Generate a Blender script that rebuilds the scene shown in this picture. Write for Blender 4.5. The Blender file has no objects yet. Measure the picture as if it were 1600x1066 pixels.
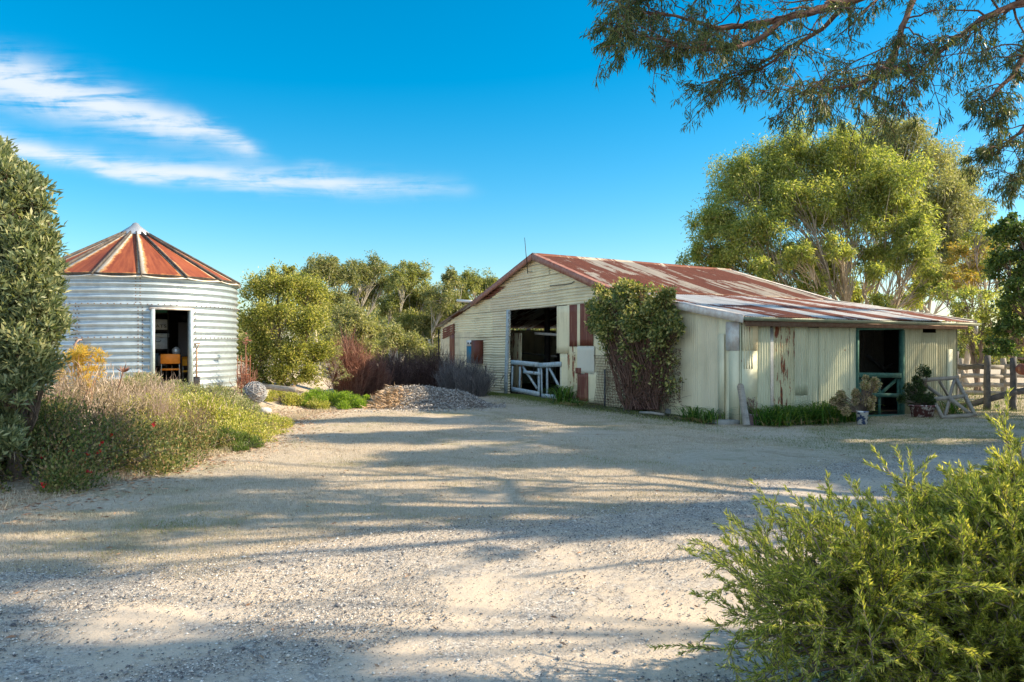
import bpy, math, random
import numpy as np
from mathutils import Vector
R = math.radians
C = bpy.context.scene.collection
scn = bpy.context.scene

# ------------------------------------------------------------------ camera
HOR, FPX = 541.0, 1200.0            # horizon row and focal length in photo pixels
CAMZ = 1.7
cd = bpy.data.cameras.new('camera'); cam = bpy.data.objects.new('camera', cd); C.objects.link(cam)
cam.location = (0, 0, CAMZ); cam.rotation_euler = (R(90), 0, 0)
cd.sensor_width = 36; cd.lens = 36*FPX/1600; cd.shift_y = -(533-HOR)/1600.0
cd.clip_start = 0.05; cd.clip_end = 3000
scn.camera = cam

# ------------------------------------------------------------------ light
SUN_EL, SUN_AZ = 33.0, 88.0         # azimuth clockwise from +Y
sd = Vector((math.sin(R(SUN_AZ))*math.cos(R(SUN_EL)), math.cos(R(SUN_AZ))*math.cos(R(SUN_EL)), math.sin(R(SUN_EL))))
SD = np.array(sd)
sl = bpy.data.lights.new('sun', 'SUN'); sl.energy = 4.0; sl.angle = R(0.55); sl.color = (1.0, 0.83, 0.60)
so = bpy.data.objects.new('sun', sl); C.objects.link(so)
so.rotation_euler = sd.to_track_quat('Z', 'Y').to_euler()
scn.view_settings.view_transform = 'Standard'; scn.view_settings.look = 'None'
scn.view_settings.gamma = 1; scn.view_settings.use_curve_mapping = False
scn.view_settings.exposure = 1.42
try:
    scn.cycles.use_denoising = True
    scn.cycles.max_bounces = 6; scn.cycles.diffuse_bounces = 3; scn.cycles.transmission_bounces = 3
    scn.cycles.transparent_max_bounces = 4
    scn.cycles.sample_clamp_indirect = 6
except Exception: pass

# ------------------------------------------------------------------ node helper
class G:
    def __init__(s, nt): s.nt = nt; nt.nodes.clear()
    def n(s, t, ins=None, out=0, **at):
        nd = s.nt.nodes.new(t)
        for k, v in at.items(): setattr(nd, k, v)
        for k, v in (ins or {}).items():
            if isinstance(v, bpy.types.NodeSocket): s.nt.links.new(v, nd.inputs[k])
            elif v is not None: nd.inputs[k].default_value = v
        return nd.outputs[out] if out is not None else nd
    def math(s, op, a, b=0.0, c=0.0, clamp=False):
        return s.n('ShaderNodeMath', {0: a, 1: b, 2: c}, operation=op, use_clamp=clamp)
    def mix(s, f, a, b, mode='MIX'):
        nd = s.nt.nodes.new('ShaderNodeMix'); nd.data_type = 'RGBA'; nd.blend_type = mode
        for i, v in ((0, f), (6, a), (7, b)):
            if isinstance(v, bpy.types.NodeSocket): s.nt.links.new(v, nd.inputs[i])
            else: nd.inputs[i].default_value = v if i == 0 else (tuple(v)+(1,))[:4]
        return nd.outputs[2]
    def ramp(s, f, stops, interp='LINEAR'):
        nd = s.nt.nodes.new('ShaderNodeValToRGB'); s.nt.links.new(f, nd.inputs[0]); cr = nd.color_ramp; cr.interpolation = interp
        while len(cr.elements) < len(stops): cr.elements.new(0.5)
        for e, (p, c) in zip(cr.elements, stops):
            e.position = p; e.color = (c, c, c, 1) if isinstance(c, (int, float)) else (tuple(c)+(1,))[:4]
        return nd.outputs[0]
    def noise(s, vec, scale, detail=4, rough=0.55, out=0, dist=0.0):
        return s.n('ShaderNodeTexNoise', {'Vector': vec, 'Scale': scale, 'Detail': detail, 'Roughness': rough, 'Distortion': dist}, out=out)
    def mapv(s, vec, scale=(1, 1, 1), loc=(0, 0, 0), rot=(0, 0, 0)):
        return s.n('ShaderNodeMapping', {'Vector': vec, 'Scale': scale, 'Location': loc, 'Rotation': rot})
    def sep(s, vec): return s.n('ShaderNodeSeparateXYZ', {0: vec}, out=None).outputs
    def comb(s, x, y, z): return s.n('ShaderNodeCombineXYZ', {0: x, 1: y, 2: z})
    def sstep(s, v, a, b):
        nd = s.nt.nodes.new('ShaderNodeMapRange'); nd.interpolation_type = 'SMOOTHSTEP'
        s.nt.links.new(v, nd.inputs[0]); nd.inputs[1].default_value = a; nd.inputs[2].default_value = b
        return nd.outputs[0]

# ------------------------------------------------------------------ sky and clouds
w = bpy.data.worlds.new('World'); scn.world = w; w.use_nodes = True
g = G(w.node_tree)
sky = g.n('ShaderNodeTexSky', sky_type='NISHITA', sun_disc=False, sun_elevation=R(SUN_EL), sun_rotation=R(SUN_AZ),
          altitude=0, air_density=1.0, dust_density=0.6, ozone_density=2.6)
skyc = g.n('ShaderNodeHueSaturation', {'Hue': 0.484, 'Saturation': 1.56, 'Value': 0.51, 'Color': sky})
tc = g.n('ShaderNodeTexCoord', out=0)
X, Y, Z = g.sep(tc)[:3]
Yp = g.math('MAXIMUM', Y, 0.02)
cs = g.math('DIVIDE', X, Yp); ct = g.math('DIVIDE', Z, Yp)
cv = g.comb(cs, ct, 0.0)
wv = g.noise(g.mapv(cv, (3, 5, 1)), 1.6, 4, 0.6, out=1)
wvx, wvy, _ = g.sep(wv)[:3]
cs2 = g.math('ADD', cs, g.math('MULTIPLY', g.math('SUBTRACT', wvx, 0.5), 0.12))
ct2 = g.math('ADD', ct, g.math('MULTIPLY', g.math('SUBTRACT', wvy, 0.5), 0.032))
def streak(pts, wid, amp):
    """pts [(s,t)] polyline, wid [w] at the same s, amp [a]"""
    def curve(vals):
        lo, hi = min(vals), max(vals); 
        if hi-lo < 1e-6: hi = lo+1e-6
        s0, s1 = pts[0][0], pts[-1][0]
        f = g.n('ShaderNodeMapRange', {0: cs2, 1: s0, 2: s1, 3: 0.0, 4: 1.0})
        r = g.ramp(f, [((p[0]-s0)/(s1-s0), (v-lo)/(hi-lo)) for p, v in zip(pts, vals)], 'B_SPLINE' if len(pts) > 2 else 'LINEAR')
        return g.math('MULTIPLY_ADD', r, hi-lo, lo)
    tcn = curve([p[1] for p in pts]); ww = curve(wid); aa = curve(amp)
    d = g.math('DIVIDE', g.math('ABSOLUTE', g.math('SUBTRACT', ct2, tcn)), ww)
    d = g.math('POWER', d, 1.6)
    f = g.math('POWER', 2.718, g.math('MULTIPLY', d, -1.0))
    f = g.math('MULTIPLY', f, g.math('MULTIPLY', g.sstep(cs2, pts[-1][0], pts[-1][0]-.07), g.sstep(cs2, pts[0][0], pts[0][0]+.05)))
    return g.math('MULTIPLY', f, aa)
s1 = streak([(-1.1, .40), (-.68, .342), (-.58, .333), (-.42, .282), (-.29, .238)], [.028, .030, .034, .020, .009], [1.0, 1.0, 1.0, .95, 0.35])
s2 = streak([(-1.1, .36), (-.68, .262), (-.45, .224), (-.25, .210), (-.01, .205)], [.022, .014, .015, .020, .014], [1.0, 1.0, .8, .95, 0.0])
s3 = streak([(-.56, .232), (-.47, .218), (-.36, .205)], [.008, .010, .008], [0.0, .45, 0.0])
s4 = streak([(-.30, .232), (-.25, .240), (-.20, .236)], [.01, .012, .01], [0.0, .35, 0.0])
fil = g.noise(g.mapv(cv, (6, 60, 1), rot=(0, 0, R(13))), 1.0, 9, 0.66, dist=0.35)
fil2 = g.noise(g.mapv(cv, (14, 26, 1)), 1.0, 6, 0.6, dist=.9)
ff = g.math('ADD', g.math('MULTIPLY', fil, 1.25), g.math('MULTIPLY', fil2, 0.6))
tot = g.math('ADD', g.math('ADD', s1, s2), g.math('ADD', s3, s4))
cl = g.math('MULTIPLY', tot, g.sstep(ff, 0.48, 1.1), clamp=True)
cl = g.math('MULTIPLY', g.sstep(cl, 0.0, 0.95), 0.9)
cl = g.math('MULTIPLY', cl, g.math('GREATER_THAN', Y, 0.05))
fill_veil = g.noise(g.mapv(tc, (2.2, 5.0, 7.0), rot=(0, 0, .5)), 1.0, 7, .6, dist=.5)
fill_veil = g.math('MULTIPLY', g.sstep(fill_veil, .34, .60), g.sstep(Y, .12, -.25))
fill_veil = g.math('MULTIPLY', fill_veil, g.sstep(Z, .0, .12))
skyv = g.mix(g.math('MULTIPLY', fill_veil, .7), skyc, (4.1, 4.7, 5.6))     # unseen cirrus added behind the camera to fill the shade
colr = g.mix(cl, skyv, (2.3, 2.45, 2.6))
bg = g.n('ShaderNodeBackground', {'Color': colr, 'Strength': 0.15})
g.n('ShaderNodeOutputWorld', {0: bg}, out=None)

# ------------------------------------------------------------------ geometry helpers
def at(px, py, y): return np.array(((px-800)/FPX*y, y, CAMZ-(py-HOR)/FPX*y))
def smooth(a, b, x):
    t = np.clip((x-a)/(b-a), 0, 1); return t*t*(3-2*t)

class MB:
    def __init__(s): s.V = []; s.F = {}; s.n = 0; s.smooth = True; s.uv = {}
    def add(s, V, F, uv=None):
        V = np.asarray(V, float).reshape(-1, 3); F = np.asarray(F, int)
        s.V.append(V); s.F.setdefault(F.shape[1], []).append(F+s.n); s.n += len(V)
        if uv is not None: s.uv.setdefault(F.shape[1], []).append(np.asarray(uv, float).reshape(-1, 2))
        return s
    def box(s, c, d, M=None):
        c = np.array(c, float); d = np.array(d, float)/2
        V = np.array([[x, y, z] for x in (-1, 1) for y in (-1, 1) for z in (-1, 1)], float)*d
        if M is not None: V = V@np.asarray(M, float).T
        V += c
        return s.add(V, [[0, 1, 3, 2], [4, 6, 7, 5], [0, 4, 5, 1], [2, 3, 7, 6], [0, 2, 6, 4], [1, 5, 7, 3]])
    def beam(s, p, q, w, t, up=(0, 0, 1), jit=0.0):
        p = np.array(p, float); q = np.array(q, float); d = q-p; L = np.linalg.norm(d); d /= L
        up = np.array(up, float); a = np.cross(d, up)
        if np.linalg.norm(a) < 1e-3: a = np.cross(d, (1, 0, 0))
        a /= np.linalg.norm(a); b = np.cross(a, d)
        V = []; ns = 5 if L > .5 else 2
        rr = np.random.RandomState(int(abs(p[0]*1e3+q[2]*1e4)) % 99999)
        for i in range(ns):
            f = i/(ns-1); cc = p+d*L*f+(a*rr.normal()+b*rr.normal())*jit
            for sa, sb in ((-1, -1), (1, -1), (1, 1), (-1, 1)): V.append(cc+a*sa*t/2+b*sb*w/2)
        F = [[i*4+j, i*4+(j+1) % 4, i*4+4+(j+1) % 4, i*4+4+j] for i in range(ns-1) for j in range(4)]
        F += [[3, 2, 1, 0], [ns*4-4, ns*4-3, ns*4-2, ns*4-1]]
        return s.add(V, F)
    def tube(s, pts, rad, sides=6, cap=True):
        pts = np.asarray(pts, float); n = len(pts)
        rad = np.broadcast_to(np.asarray(rad, float), (n,)) if np.ndim(rad) == 0 else np.asarray(rad, float)
        T = np.gradient(pts, axis=0) if n > 1 else None
        T /= np.linalg.norm(T, axis=1)[:, None]+1e-9
        ref = np.array((0, 0, 1.0)) if abs(T[0][2]) < .9 else np.array((1.0, 0, 0))
        A = np.cross(T, ref); A /= np.linalg.norm(A, axis=1)[:, None]+1e-9; B = np.cross(T, A)
        th = np.arange(sides)/sides*2*math.pi
        V = pts[:, None, :]+rad[:, None, None]*(np.cos(th)[None, :, None]*A[:, None, :]+np.sin(th)[None, :, None]*B[:, None, :])
        i = np.arange(n-1)[:, None]*sides; j = np.arange(sides)[None, :]; k = (j+1) % sides
        F = np.stack([i+j, i+sides+j, i+sides+k, i+k], -1).reshape(-1, 4)
        s.add(V.reshape(-1, 3), F)
        if cap and sides >= 4:
            m = s.n-n*sides
            for base, rev in ((m, False), (m+(n-1)*sides, True)):
                f = [base+x for x in range(sides)]
                s.F.setdefault(sides, []).append(np.array([f if rev is False else f[::-1]]))
        return s
    def lathe(s, prof, c=(0, 0, 0), sides=24, M=None):
        prof = np.asarray(prof, float); n = len(prof); th = np.arange(sides)/sides*2*math.pi
        V = np.stack([prof[:, None, 0]*np.cos(th), prof[:, None, 0]*np.sin(th), np.broadcast_to(prof[:, None, 1], (n, sides))], -1).reshape(-1, 3)
        if M is not None: V = V@np.asarray(M).T
        V = V+np.array(c)
        i = np.arange(n-1)[:, None]*sides; j = np.arange(sides)[None, :]; k = (j+1) % sides
        return s.add(V, np.stack([i+j, i+k, i+sides+k, i+sides+j], -1).reshape(-1, 4))
    def grid(s, P, uv=None):
        P = np.asarray(P, float); a, b = P.shape[:2]
        i = np.arange(a-1)[:, None]*b; j = np.arange(b-1)[None, :]
        F = np.stack([i+j, i+b+j, i+b+j+1, i+j+1], -1).reshape(-1, 4)
        U = None
        if uv is not None: U = np.asarray(uv, float).reshape(-1, 2)[F.reshape(-1)]
        return s.add(P.reshape(-1, 3), F, U)
    def build(s, name, mat, parent=None, smooth=False, loc=None, solid=0.0):
        me = bpy.data.meshes.new(name)
        V = np.concatenate(s.V).astype(np.float32)
        if loc is not None: V = V-np.array(loc, np.float32)
        ks = sorted(s.F); Fs = [np.concatenate(s.F[k]) for k in ks]
        loops = np.concatenate([f.reshape(-1) for f in Fs]).astype(np.int32)
        tot = np.concatenate([np.full(len(f), k) for k, f in zip(ks, Fs)]).astype(np.int32)
        st = np.concatenate([[0], np.cumsum(tot)[:-1]]).astype(np.int32)
        me.vertices.add(len(V)); me.vertices.foreach_set('co', V.reshape(-1))
        me.loops.add(len(loops)); me.loops.foreach_set('vertex_index', loops)
        me.polygons.add(len(tot)); me.polygons.foreach_set('loop_start', st); me.polygons.foreach_set('loop_total', tot)
        if smooth: me.polygons.foreach_set('use_smooth', np.ones(len(tot), bool))
        if s.uv:
            ul = me.uv_layers.new(name='UVMap'); ul.data.foreach_set('uv', np.concatenate([np.concatenate(s.uv[k]) for k in ks]).astype(np.float32).reshape(-1))
        me.update(calc_edges=True); me.validate()
        if mat: me.materials.append(mat)
        o = bpy.data.objects.new(name, me); C.objects.link(o)
        if loc is not None: o.location = loc
        if parent: o.parent = parent
        if solid:
            md = o.modifiers.new('thick', 'SOLIDIFY'); md.thickness = solid; md.offset = 0
        return o

def tag(o, label=None, cat=None, group=None, kind=None):
    if label: o['label'] = label
    if cat: o['category'] = cat
    if group: o['group'] = group
    if kind: o['kind'] = kind
    return o
def empty(name, loc, rz=0, label=None, cat=None, group=None):
    o = bpy.data.objects.new(name, None); C.objects.link(o); o.location = loc; o.rotation_euler = (0, 0, rz)
    o.empty_display_size = 0.2
    return tag(o, label, cat, group)

class VN:
    """small value noise for shapes"""
    def __init__(s, seed=0): s.t = np.random.RandomState(seed).rand(256, 256)
    def __call__(s, x, y):
        x = np.asarray(x, float); y = np.asarray(y, float)
        xi = np.floor(x).astype(int); yi = np.floor(y).astype(int); fx = x-xi; fy = y-yi
        fx = fx*fx*(3-2*fx); fy = fy*fy*(3-2*fy); T = s.t; a = 255
        return (T[xi & a, yi & a]*(1-fx)+T[(xi+1) & a, yi & a]*fx)*(1-fy)+(T[xi & a, (yi+1) & a]*(1-fx)+T[(xi+1) & a, (yi+1) & a]*fx)*fy
    def fbm(s, x, y, o=4):
        v = 0; am = .5; t = 0
        for k in range(o): v = v+am*s(x*2**k+k*17.3, y*2**k+k*9.1); t += am; am *= .5
        return v/t
vn = VN(3)

# terrain
EX = np.array([(-10, -8), (4, -7.5), (7.0, -5.9), (8.2, -5.3), (10, -4.9), (12.8, -4.5), (16, -4.9), (18.7, -5.1), (22.9, -4.3), (26, -5.0), (40, -7), (80, -10)], float)
def bed_edge(y): return np.interp(y, EX[:, 0], EX[:, 1])
DX = np.array([(-30, 4.0), (-8, 5.0), (-3.8, 5.6), (-2.3, 5.85), (-1.4, 6.9), (.66, 7.7), (2.2, 8.6), (3.3, 9.9), (4.6, 11.0), (6.7, 12.3), (9.1, 13.6), (14, 15.5), (30, 19)], float)
def drive_edge(x): return np.interp(x, DX[:, 0], DX[:, 1])
def hgt(x, y):
    x = np.asarray(x, float); y = np.asarray(y, float)
    d = bed_edge(y)-x
    m = .75*smooth(0, 4.2, d)*(0.35+.65*smooth(7, 15, y))*(1-smooth(30, 60, y)*.6)
    und = (vn.fbm(x*.35+5, y*.35+2, 3)-.5)*.10*smooth(20, 8, np.hypot(x-3, y-24)-0) + (vn.fbm(x*2.1, y*2.1, 3)-.5)*.03
    far = -smooth(45, 200, np.hypot(x, y))*3.0
    rut = -.02*np.exp(-((y-drive_edge(x)+1.5)/.35)**2)
    return m+und*smooth(0, 3, y+2)+far+rut
def H(x, y): return float(hgt(x, y))

# ------------------------------------------------------------------ materials
def newmat(name):
    m = bpy.data.materials.new(name); m.use_nodes = True; return m, G(m.node_tree)
def fin(g, col, rough=0.8, metal=0.0, bump=None, bstr=0.3, bdist=0.01, spec=0.3, transl=0.0, tcol=None, normal=None):
    ins = {'Base Color': col if isinstance(col, bpy.types.NodeSocket) else (tuple(col)+(1,))[:4], 'Roughness': rough, 'Metallic': metal, 'Specular IOR Level': spec}
    if bump is not None:
        ins['Normal'] = g.n('ShaderNodeBump', {'Height': bump, 'Strength': bstr, 'Distance': bdist})
    p = g.n('ShaderNodeBsdfPrincipled', ins)
    if transl:
        t = g.n('ShaderNodeBsdfTranslucent', {'Color': tcol if tcol is not None else ins['Base Color']})
        p = g.n('ShaderNodeMixShader', {0: transl, 1: p, 2: t})
    g.n('ShaderNodeOutputMaterial', {0: p}, out=None)

def leafmat(name, cols, transl=0.35, rough=0.5, boost=(1.25, 1.3, .6), patch=0.0):
    m, g = newmat(name)
    r = g.n('ShaderNodeNewGeometry', out='Random Per Island')
    n = len(cols); c = g.ramp(r, [(i/(n-1), cc) for i, cc in enumerate(cols)])
    if patch:
        po = g.n('ShaderNodeNewGeometry', out='Position')
        c = g.mix(g.math('MULTIPLY', g.sstep(g.noise(po, 0.45, 3), .42, .62), patch), c, g.n('ShaderNodeHueSaturation', {'Hue': .487, 'Value': 1.3, 'Color': c}))
    tcol = g.n('ShaderNodeMix', {6: c, 7: tuple(boost)+(1,), 0: 1.0}, out=2, data_type='RGBA', blend_type='MULTIPLY')
    tcol = g.n('ShaderNodeHueSaturation', {'Value': 1.5, 'Color': tcol})
    fin(g, c, rough, spec=0.35, transl=transl, tcol=tcol)
    return m

def barkmat(name, c1, c2, scale=6, stretch=4):
    m, g = newmat(name)
    co = g.n('ShaderNodeTexCoord', out='Object')
    nz = g.noise(g.mapv(co, (scale, scale, scale/stretch)), 1.0, 5, .65)
    nz2 = g.noise(co, 1.3, 3)
    c = g.mix(g.sstep(nz, .35, .65), c1, c2)
    c = g.mix(g.math('MULTIPLY', g.sstep(nz2, .5, .7), .5), c, tuple(v*.6 for v in c1))
    fin(g, c, .85, bump=nz, bstr=.6, bdist=.02)
    return m

def woodmat(name, c1, c2, rust=None, peel=None):
    m, g = newmat(name)
    po = g.n('ShaderNodeNewGeometry', out='Position')
    nz = g.noise(g.mapv(po, (9, 9, 9)), 1.0, 6, .7); gr = g.noise(g.mapv(po, (3, 3, 40)), 1.0, 3, .6)
    c = g.mix(g.sstep(nz, .3, .7), c1, c2)
    c = g.mix(g.math('MULTIPLY', g.sstep(gr, .5, .75), .35), c, tuple(v*.5 for v in c1))
    if peel: c = g.mix(g.sstep(g.noise(po, 14, 6, .7), .56, .62), c, peel)
    fin(g, c, .8, bump=nz, bstr=.5, bdist=.006)
    return m

def metalsheet(name, base, seams=(), dirt=(.20, .15, .09), rust_amt=0.0, metal=0.0, rough=.55, streak=(1.2, 1.2, .25), tint=.10, fade=.35, spots=False):
    """painted or galvanised corrugated sheet, object coordinates of the shed"""
    m, g = newmat(name)
    co = g.n('ShaderNodeTexCoord', out='Object')
    r = g.n('ShaderNodeNewGeometry', out='Random Per Island')
    hs = g.n('ShaderNodeHueSaturation', {'Value': g.math('MULTIPLY_ADD', r, 2*tint, 1-tint), 'Hue': g.math('MULTIPLY_ADD', r, .02, .49), 'Color': tuple(base)+(1,)})
    st = g.noise(g.mapv(co, streak), 2.2, 6, .62)
    fi = g.noise(co, 28, 4, .7)
    c = g.mix(g.math('MULTIPLY', g.sstep(st, .48, .72), fade), hs, dirt)
    c = g.mix(g.math('MULTIPLY', g.sstep(fi, .5, .8), .3), c, tuple(v*.55 for v in base))
    bl = g.noise(co, .8, 5, .6); c = g.mix(g.math('MULTIPLY', g.sstep(bl, .48, .66), .35), c, tuple(v*.62 for v in base))
    z = g.sep(co)[2]
    low = g.math('MULTIPLY', g.sstep(g.math('ADD', z, g.math('MULTIPLY', st, .5)), .62, .15), .35)
    c = g.mix(low, c, dirt)
    for zs in seams:  # painted dark lines stand in for the weak shadow at the sheet laps
        dz_ = g.math('ABSOLUTE', g.math('SUBTRACT', g.math('ADD', z, g.math('MULTIPLY', g.math('SUBTRACT', st, .5), .05)), zs))
        c = g.mix(g.math('MULTIPLY', g.sstep(dz_, .022, .006), g.math('MULTIPLY', g.sstep(fi, .30, .55), .75)), c, (.16, .115, .07))
    if rust_amt > 0:
        rn = g.noise(g.mapv(co, streak), 3.1, 8, .68); th = .70-rust_amt*.28
        rr = g.noise(co, 9, 5, .7)
        rc = g.mix(g.sstep(rr, .35, .65), (.10, .028, .016), (.30, .085, .03))
        c = g.mix(g.sstep(g.math('ADD', rn, g.math('MULTIPLY', fi, .10)), th, th+.05), c, rc)
    if spots:
        v = g.n('ShaderNodeTexVoronoi', {'Vector': g.mapv(co, (1.0, 1.0, .6)), 'Scale': 3.1, 'Randomness': 1.0}, out=0)
        c = g.mix(g.sstep(g.math('ADD', v, g.math('MULTIPLY', fi, .06)), .085, .06), c, (.22, .075, .035))
    fin(g, c, rough, metal, bump=fi, bstr=.15, bdist=.004, spec=.4)
    return m

def rustroof(name, amt, pale, blockw=.76, seed=0.0):
    """rows of rusted sheets laid down the slope; object x runs down the slope, y along the ridge"""
    m, g = newmat(name)
    co = g.n('ShaderNodeTexCoord', out='Object')
    x, y, z = g.sep(co)[:3]
    b = g.math('FLOOR', g.math('DIVIDE', y, blockw))
    bx = g.math('FLOOR', g.math('DIVIDE', x, 2.45))
    wn = g.n('ShaderNodeTexWhiteNoise', {'Vector': g.comb(b, bx, seed)}, out=0, noise_dimensions='3D')
    v = g.comb(g.math('ADD', x, g.math('MULTIPLY', b, 7.3)), y, seed)
    n1 = g.noise(g.mapv(v, (.55, 3.0, 1)), 1.0, 7, .66, dist=.3)
    n2 = g.noise(g.mapv(v, (.9, 6.5, 1)), 1.0, 6, .7)
    fi = g.noise(co, 22, 5, .7)
    f = g.math('ADD', g.math('ADD', g.math('MULTIPLY', n1, .75), g.math('MULTIPLY', n2, .35)), g.math('MULTIPLY', g.math('SUBTRACT', wn, .5), .30 if amt < .7 else .12))
    th = .62-amt*.2
    rc = g.mix(g.sstep(fi, .3, .7), (.125, .038, .020), (.23, .072, .034))
    rc = g.mix(g.math('MULTIPLY', g.sstep(n2, .55, .7), .5), rc, (.31, .14, .07))
    pc = g.mix(g.sstep(n2, .35, .6), pale, tuple(v*.78 for v in pale))
    edge = g.math('PINGPONG', g.math('MODULO', g.math('ADD', y, 400*blockw), blockw), blockw/2)
    c = g.mix(g.sstep(g.math('ADD', f, g.math('MULTIPLY', g.math('SUBTRACT', fi, .5), .12)), th-.02, th+.03), pc, rc)
    c = g.mix(g.math('MULTIPLY', g.sstep(edge, .018, .0), .6), c, (.10, .05, .035))
    fin(g, c, g.math('MULTIPLY_ADD', g.sstep(f, th-.02, th+.03), .25, .45), 0.12 if pale[2] > .5 else 0.0, bump=fi, bstr=.2, bdist=.004, spec=.35)
    return m

def plain(name, c, rough=.7, metal=0.0, var=.25, scale=12, spec=.3, c2=None):
    m, g = newmat(name)
    co = g.n('ShaderNodeNewGeometry', out='Position')
    nz = g.noise(co, scale, 5, .65)
    fin(g, g.mix(g.sstep(nz, .3, .7), c, c2 or tuple(v*(1-var) for v in c)), rough, metal, bump=nz, bstr=.2, bdist=.005, spec=spec)
    return m

M = {}
M['cream'] = metalsheet('cream_paint', (.73, .63, .43), seams=(.77, 1.34, 2.04, 2.96, 3.44, 3.96, 4.36), dirt=(.36, .27, .15), fade=.55, streak=(.25, 1, 2.2), spots=False)
M['cream_v'] = metalsheet('cream_paint_upright', (.74, .67, .46), dirt=(.38, .33, .2), fade=.4, streak=(2.5, 2.5, .3))
M['cream_w'] = metalsheet('white_paint_upright', (.62, .60, .51), dirt=(.5, .45, .3), fade=.3, streak=(2.5, 2.5, .3))
M['sage_v'] = metalsheet('sage_paint_upright', (.60, .61, .44), dirt=(.34, .34, .2), fade=.45, streak=(2.5, 2.5, .3), spots=True)
M['sage_shaded'] = metalsheet('sage_paint_shaded', (.46, .45, .30), dirt=(.26, .22, .12), fade=.6, streak=(2.5, 2.5, .3), spots=True)  # sage paint with the tree shade put into its colour
M['sage_rust'] = metalsheet('sage_paint_rusting', (.60, .58, .38), dirt=(.34, .27, .14), fade=.5, rust_amt=.42, streak=(3.5, 3.5, .55))
M['cream_rust'] = metalsheet('cream_paint_rusting', (.68, .60, .38), rust_amt=.50, streak=(2.2, 2.2, .5))
M['rust_v'] = metalsheet('red_rust_upright', (.16, .045, .03), dirt=(.5, .3, .17), fade=.55, rust_amt=.2, streak=(7, 7, .4))
M['roof_red'] = rustroof('rusted_roof', .68, (.52, .43, .32))
M['roof_mix'] = rustroof('silver_rust_roof', .50, (.66, .63, .58), seed=4.0)
M['barge'] = plain('barge_red', (.25, .09, .06), .6, c2=(.36, .19, .14), scale=8)
M['flash'] = plain('white_flashing', (.70, .68, .63), .7, .0, c2=(.5, .4, .34), scale=5)
M['gutter'] = plain('gutter_green', (.20, .25, .18), .5, .1, c2=(.30, .32, .24), scale=6)
M['fascia'] = plain('fascia_wood', (.16, .09, .06), .8, c2=(.22, .15, .11))
M['bluewood'] = woodmat('blue_grey_paint', (.30, .38, .42), (.47, .52, .52), peel=(.20, .19, .17))
M['greenwood'] = woodmat('green_paint', (.025, .095, .075), (.06, .15, .115))
M['greywood'] = woodmat('weathered_timber', (.24, .22, .19), (.36, .33, .28))
M['darkwood'] = woodmat('dark_timber', (.055, .06, .065), (.11, .11, .11))
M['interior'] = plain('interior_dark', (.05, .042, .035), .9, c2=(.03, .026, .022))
M['white'] = plain('white_paint', (.72, .70, .66), .5, var=.12)
M['blue'] = plain('blue_paint', (.02, .16, .26), .5, var=.2)
M['redbox'] = plain('red_brown_paint', (.16, .05, .03), .55, var=.25)
M['black'] = plain('black_metal', (.025, .025, .025), .5, .3)
M['galv'] = plain('galvanised', (.56, .58, .58), .42, .75, var=.22, scale=30, spec=.5)

# ------------------------------------------------------------------ ground and driveway
def groundmat(name, gravel):
    m, g = newmat(name)
    po = g.n('ShaderNodeNewGeometry', out='Position')
    big = g.noise(po, .35, 4, .55); mid = g.noise(po, 1.6, 5, .6, dist=.4); fi = g.noise(po, 9, 6, .7); vf = g.noise(po, 70, 3, .7)
    if gravel:
        c = g.mix(g.sstep(mid, .3, .7), (.56, .465, .355), (.46, .39, .305))
        v = g.n('ShaderNodeTexVoronoi', {'Vector': po, 'Scale': 55.0, 'Randomness': 1.0}, out=None)
        rnd = g.sep(v.outputs['Color'])[0]
        st = g.ramp(rnd, [(0, (.10, .10, .11)), (.35, (.26, .25, .24)), (.7, (.42, .38, .33)), (1, (.62, .6, .56))])
        msk = g.math('MULTIPLY', g.sstep(g.math('ADD', g.math('MULTIPLY', mid, .6), g.math('MULTIPLY', fi, .5)), .50, .66), .75)
        c = g.mix(msk, c, st)
        c = g.mix(g.math('MULTIPLY', g.sstep(vf, .52, .68), .5), c, (.25, .23, .21))
        v2 = g.noise(po, 170, 2, .6); c = g.mix(g.math('MULTIPLY', g.sstep(v2, .58, .66), .5), c, (.66, .62, .56))
        fin(g, c, .9, bump=g.math('ADD', g.math('MULTIPLY', v.outputs['Distance'], g.math('MULTIPLY', msk, -1.5)), vf), bstr=.5, bdist=.012)
    else:
        straw = g.mix(g.sstep(fi, .3, .7), (.56, .475, .365), (.42, .35, .26))
        soil = g.mix(g.sstep(mid, .3, .7), (.58, .475, .365), (.47, .39, .295))
        c = g.mix(g.sstep(mid, .42, .6), straw, soil)
        grn = g.math('MULTIPLY', g.sstep(g.math('ADD', g.math('MULTIPLY', big, .6), g.math('MULTIPLY', mid, .45)),   .53, .67), .5)
        brn = g.math('MULTIPLY', g.sstep(g.noise(po, .9, 5, .65, dist=.8), .52, .66), .45); c = g.mix(brn, c, (.27, .20, .125))
        c = g.mix(grn, c, g.mix(fi, (.13, .16, .05), (.24, .22, .09)))
        c = g.mix(g.math('MULTIPLY', g.sstep(vf, .5, .7), .4), c, (.22, .18, .12))
        fin(g, c, .95, bump=g.math('ADD', fi, vf), bstr=.6, bdist=.03)
    return m
M['ground'] = groundmat('dry_ground', False); M['drive'] = groundmat('gravel_ground', True)

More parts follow.
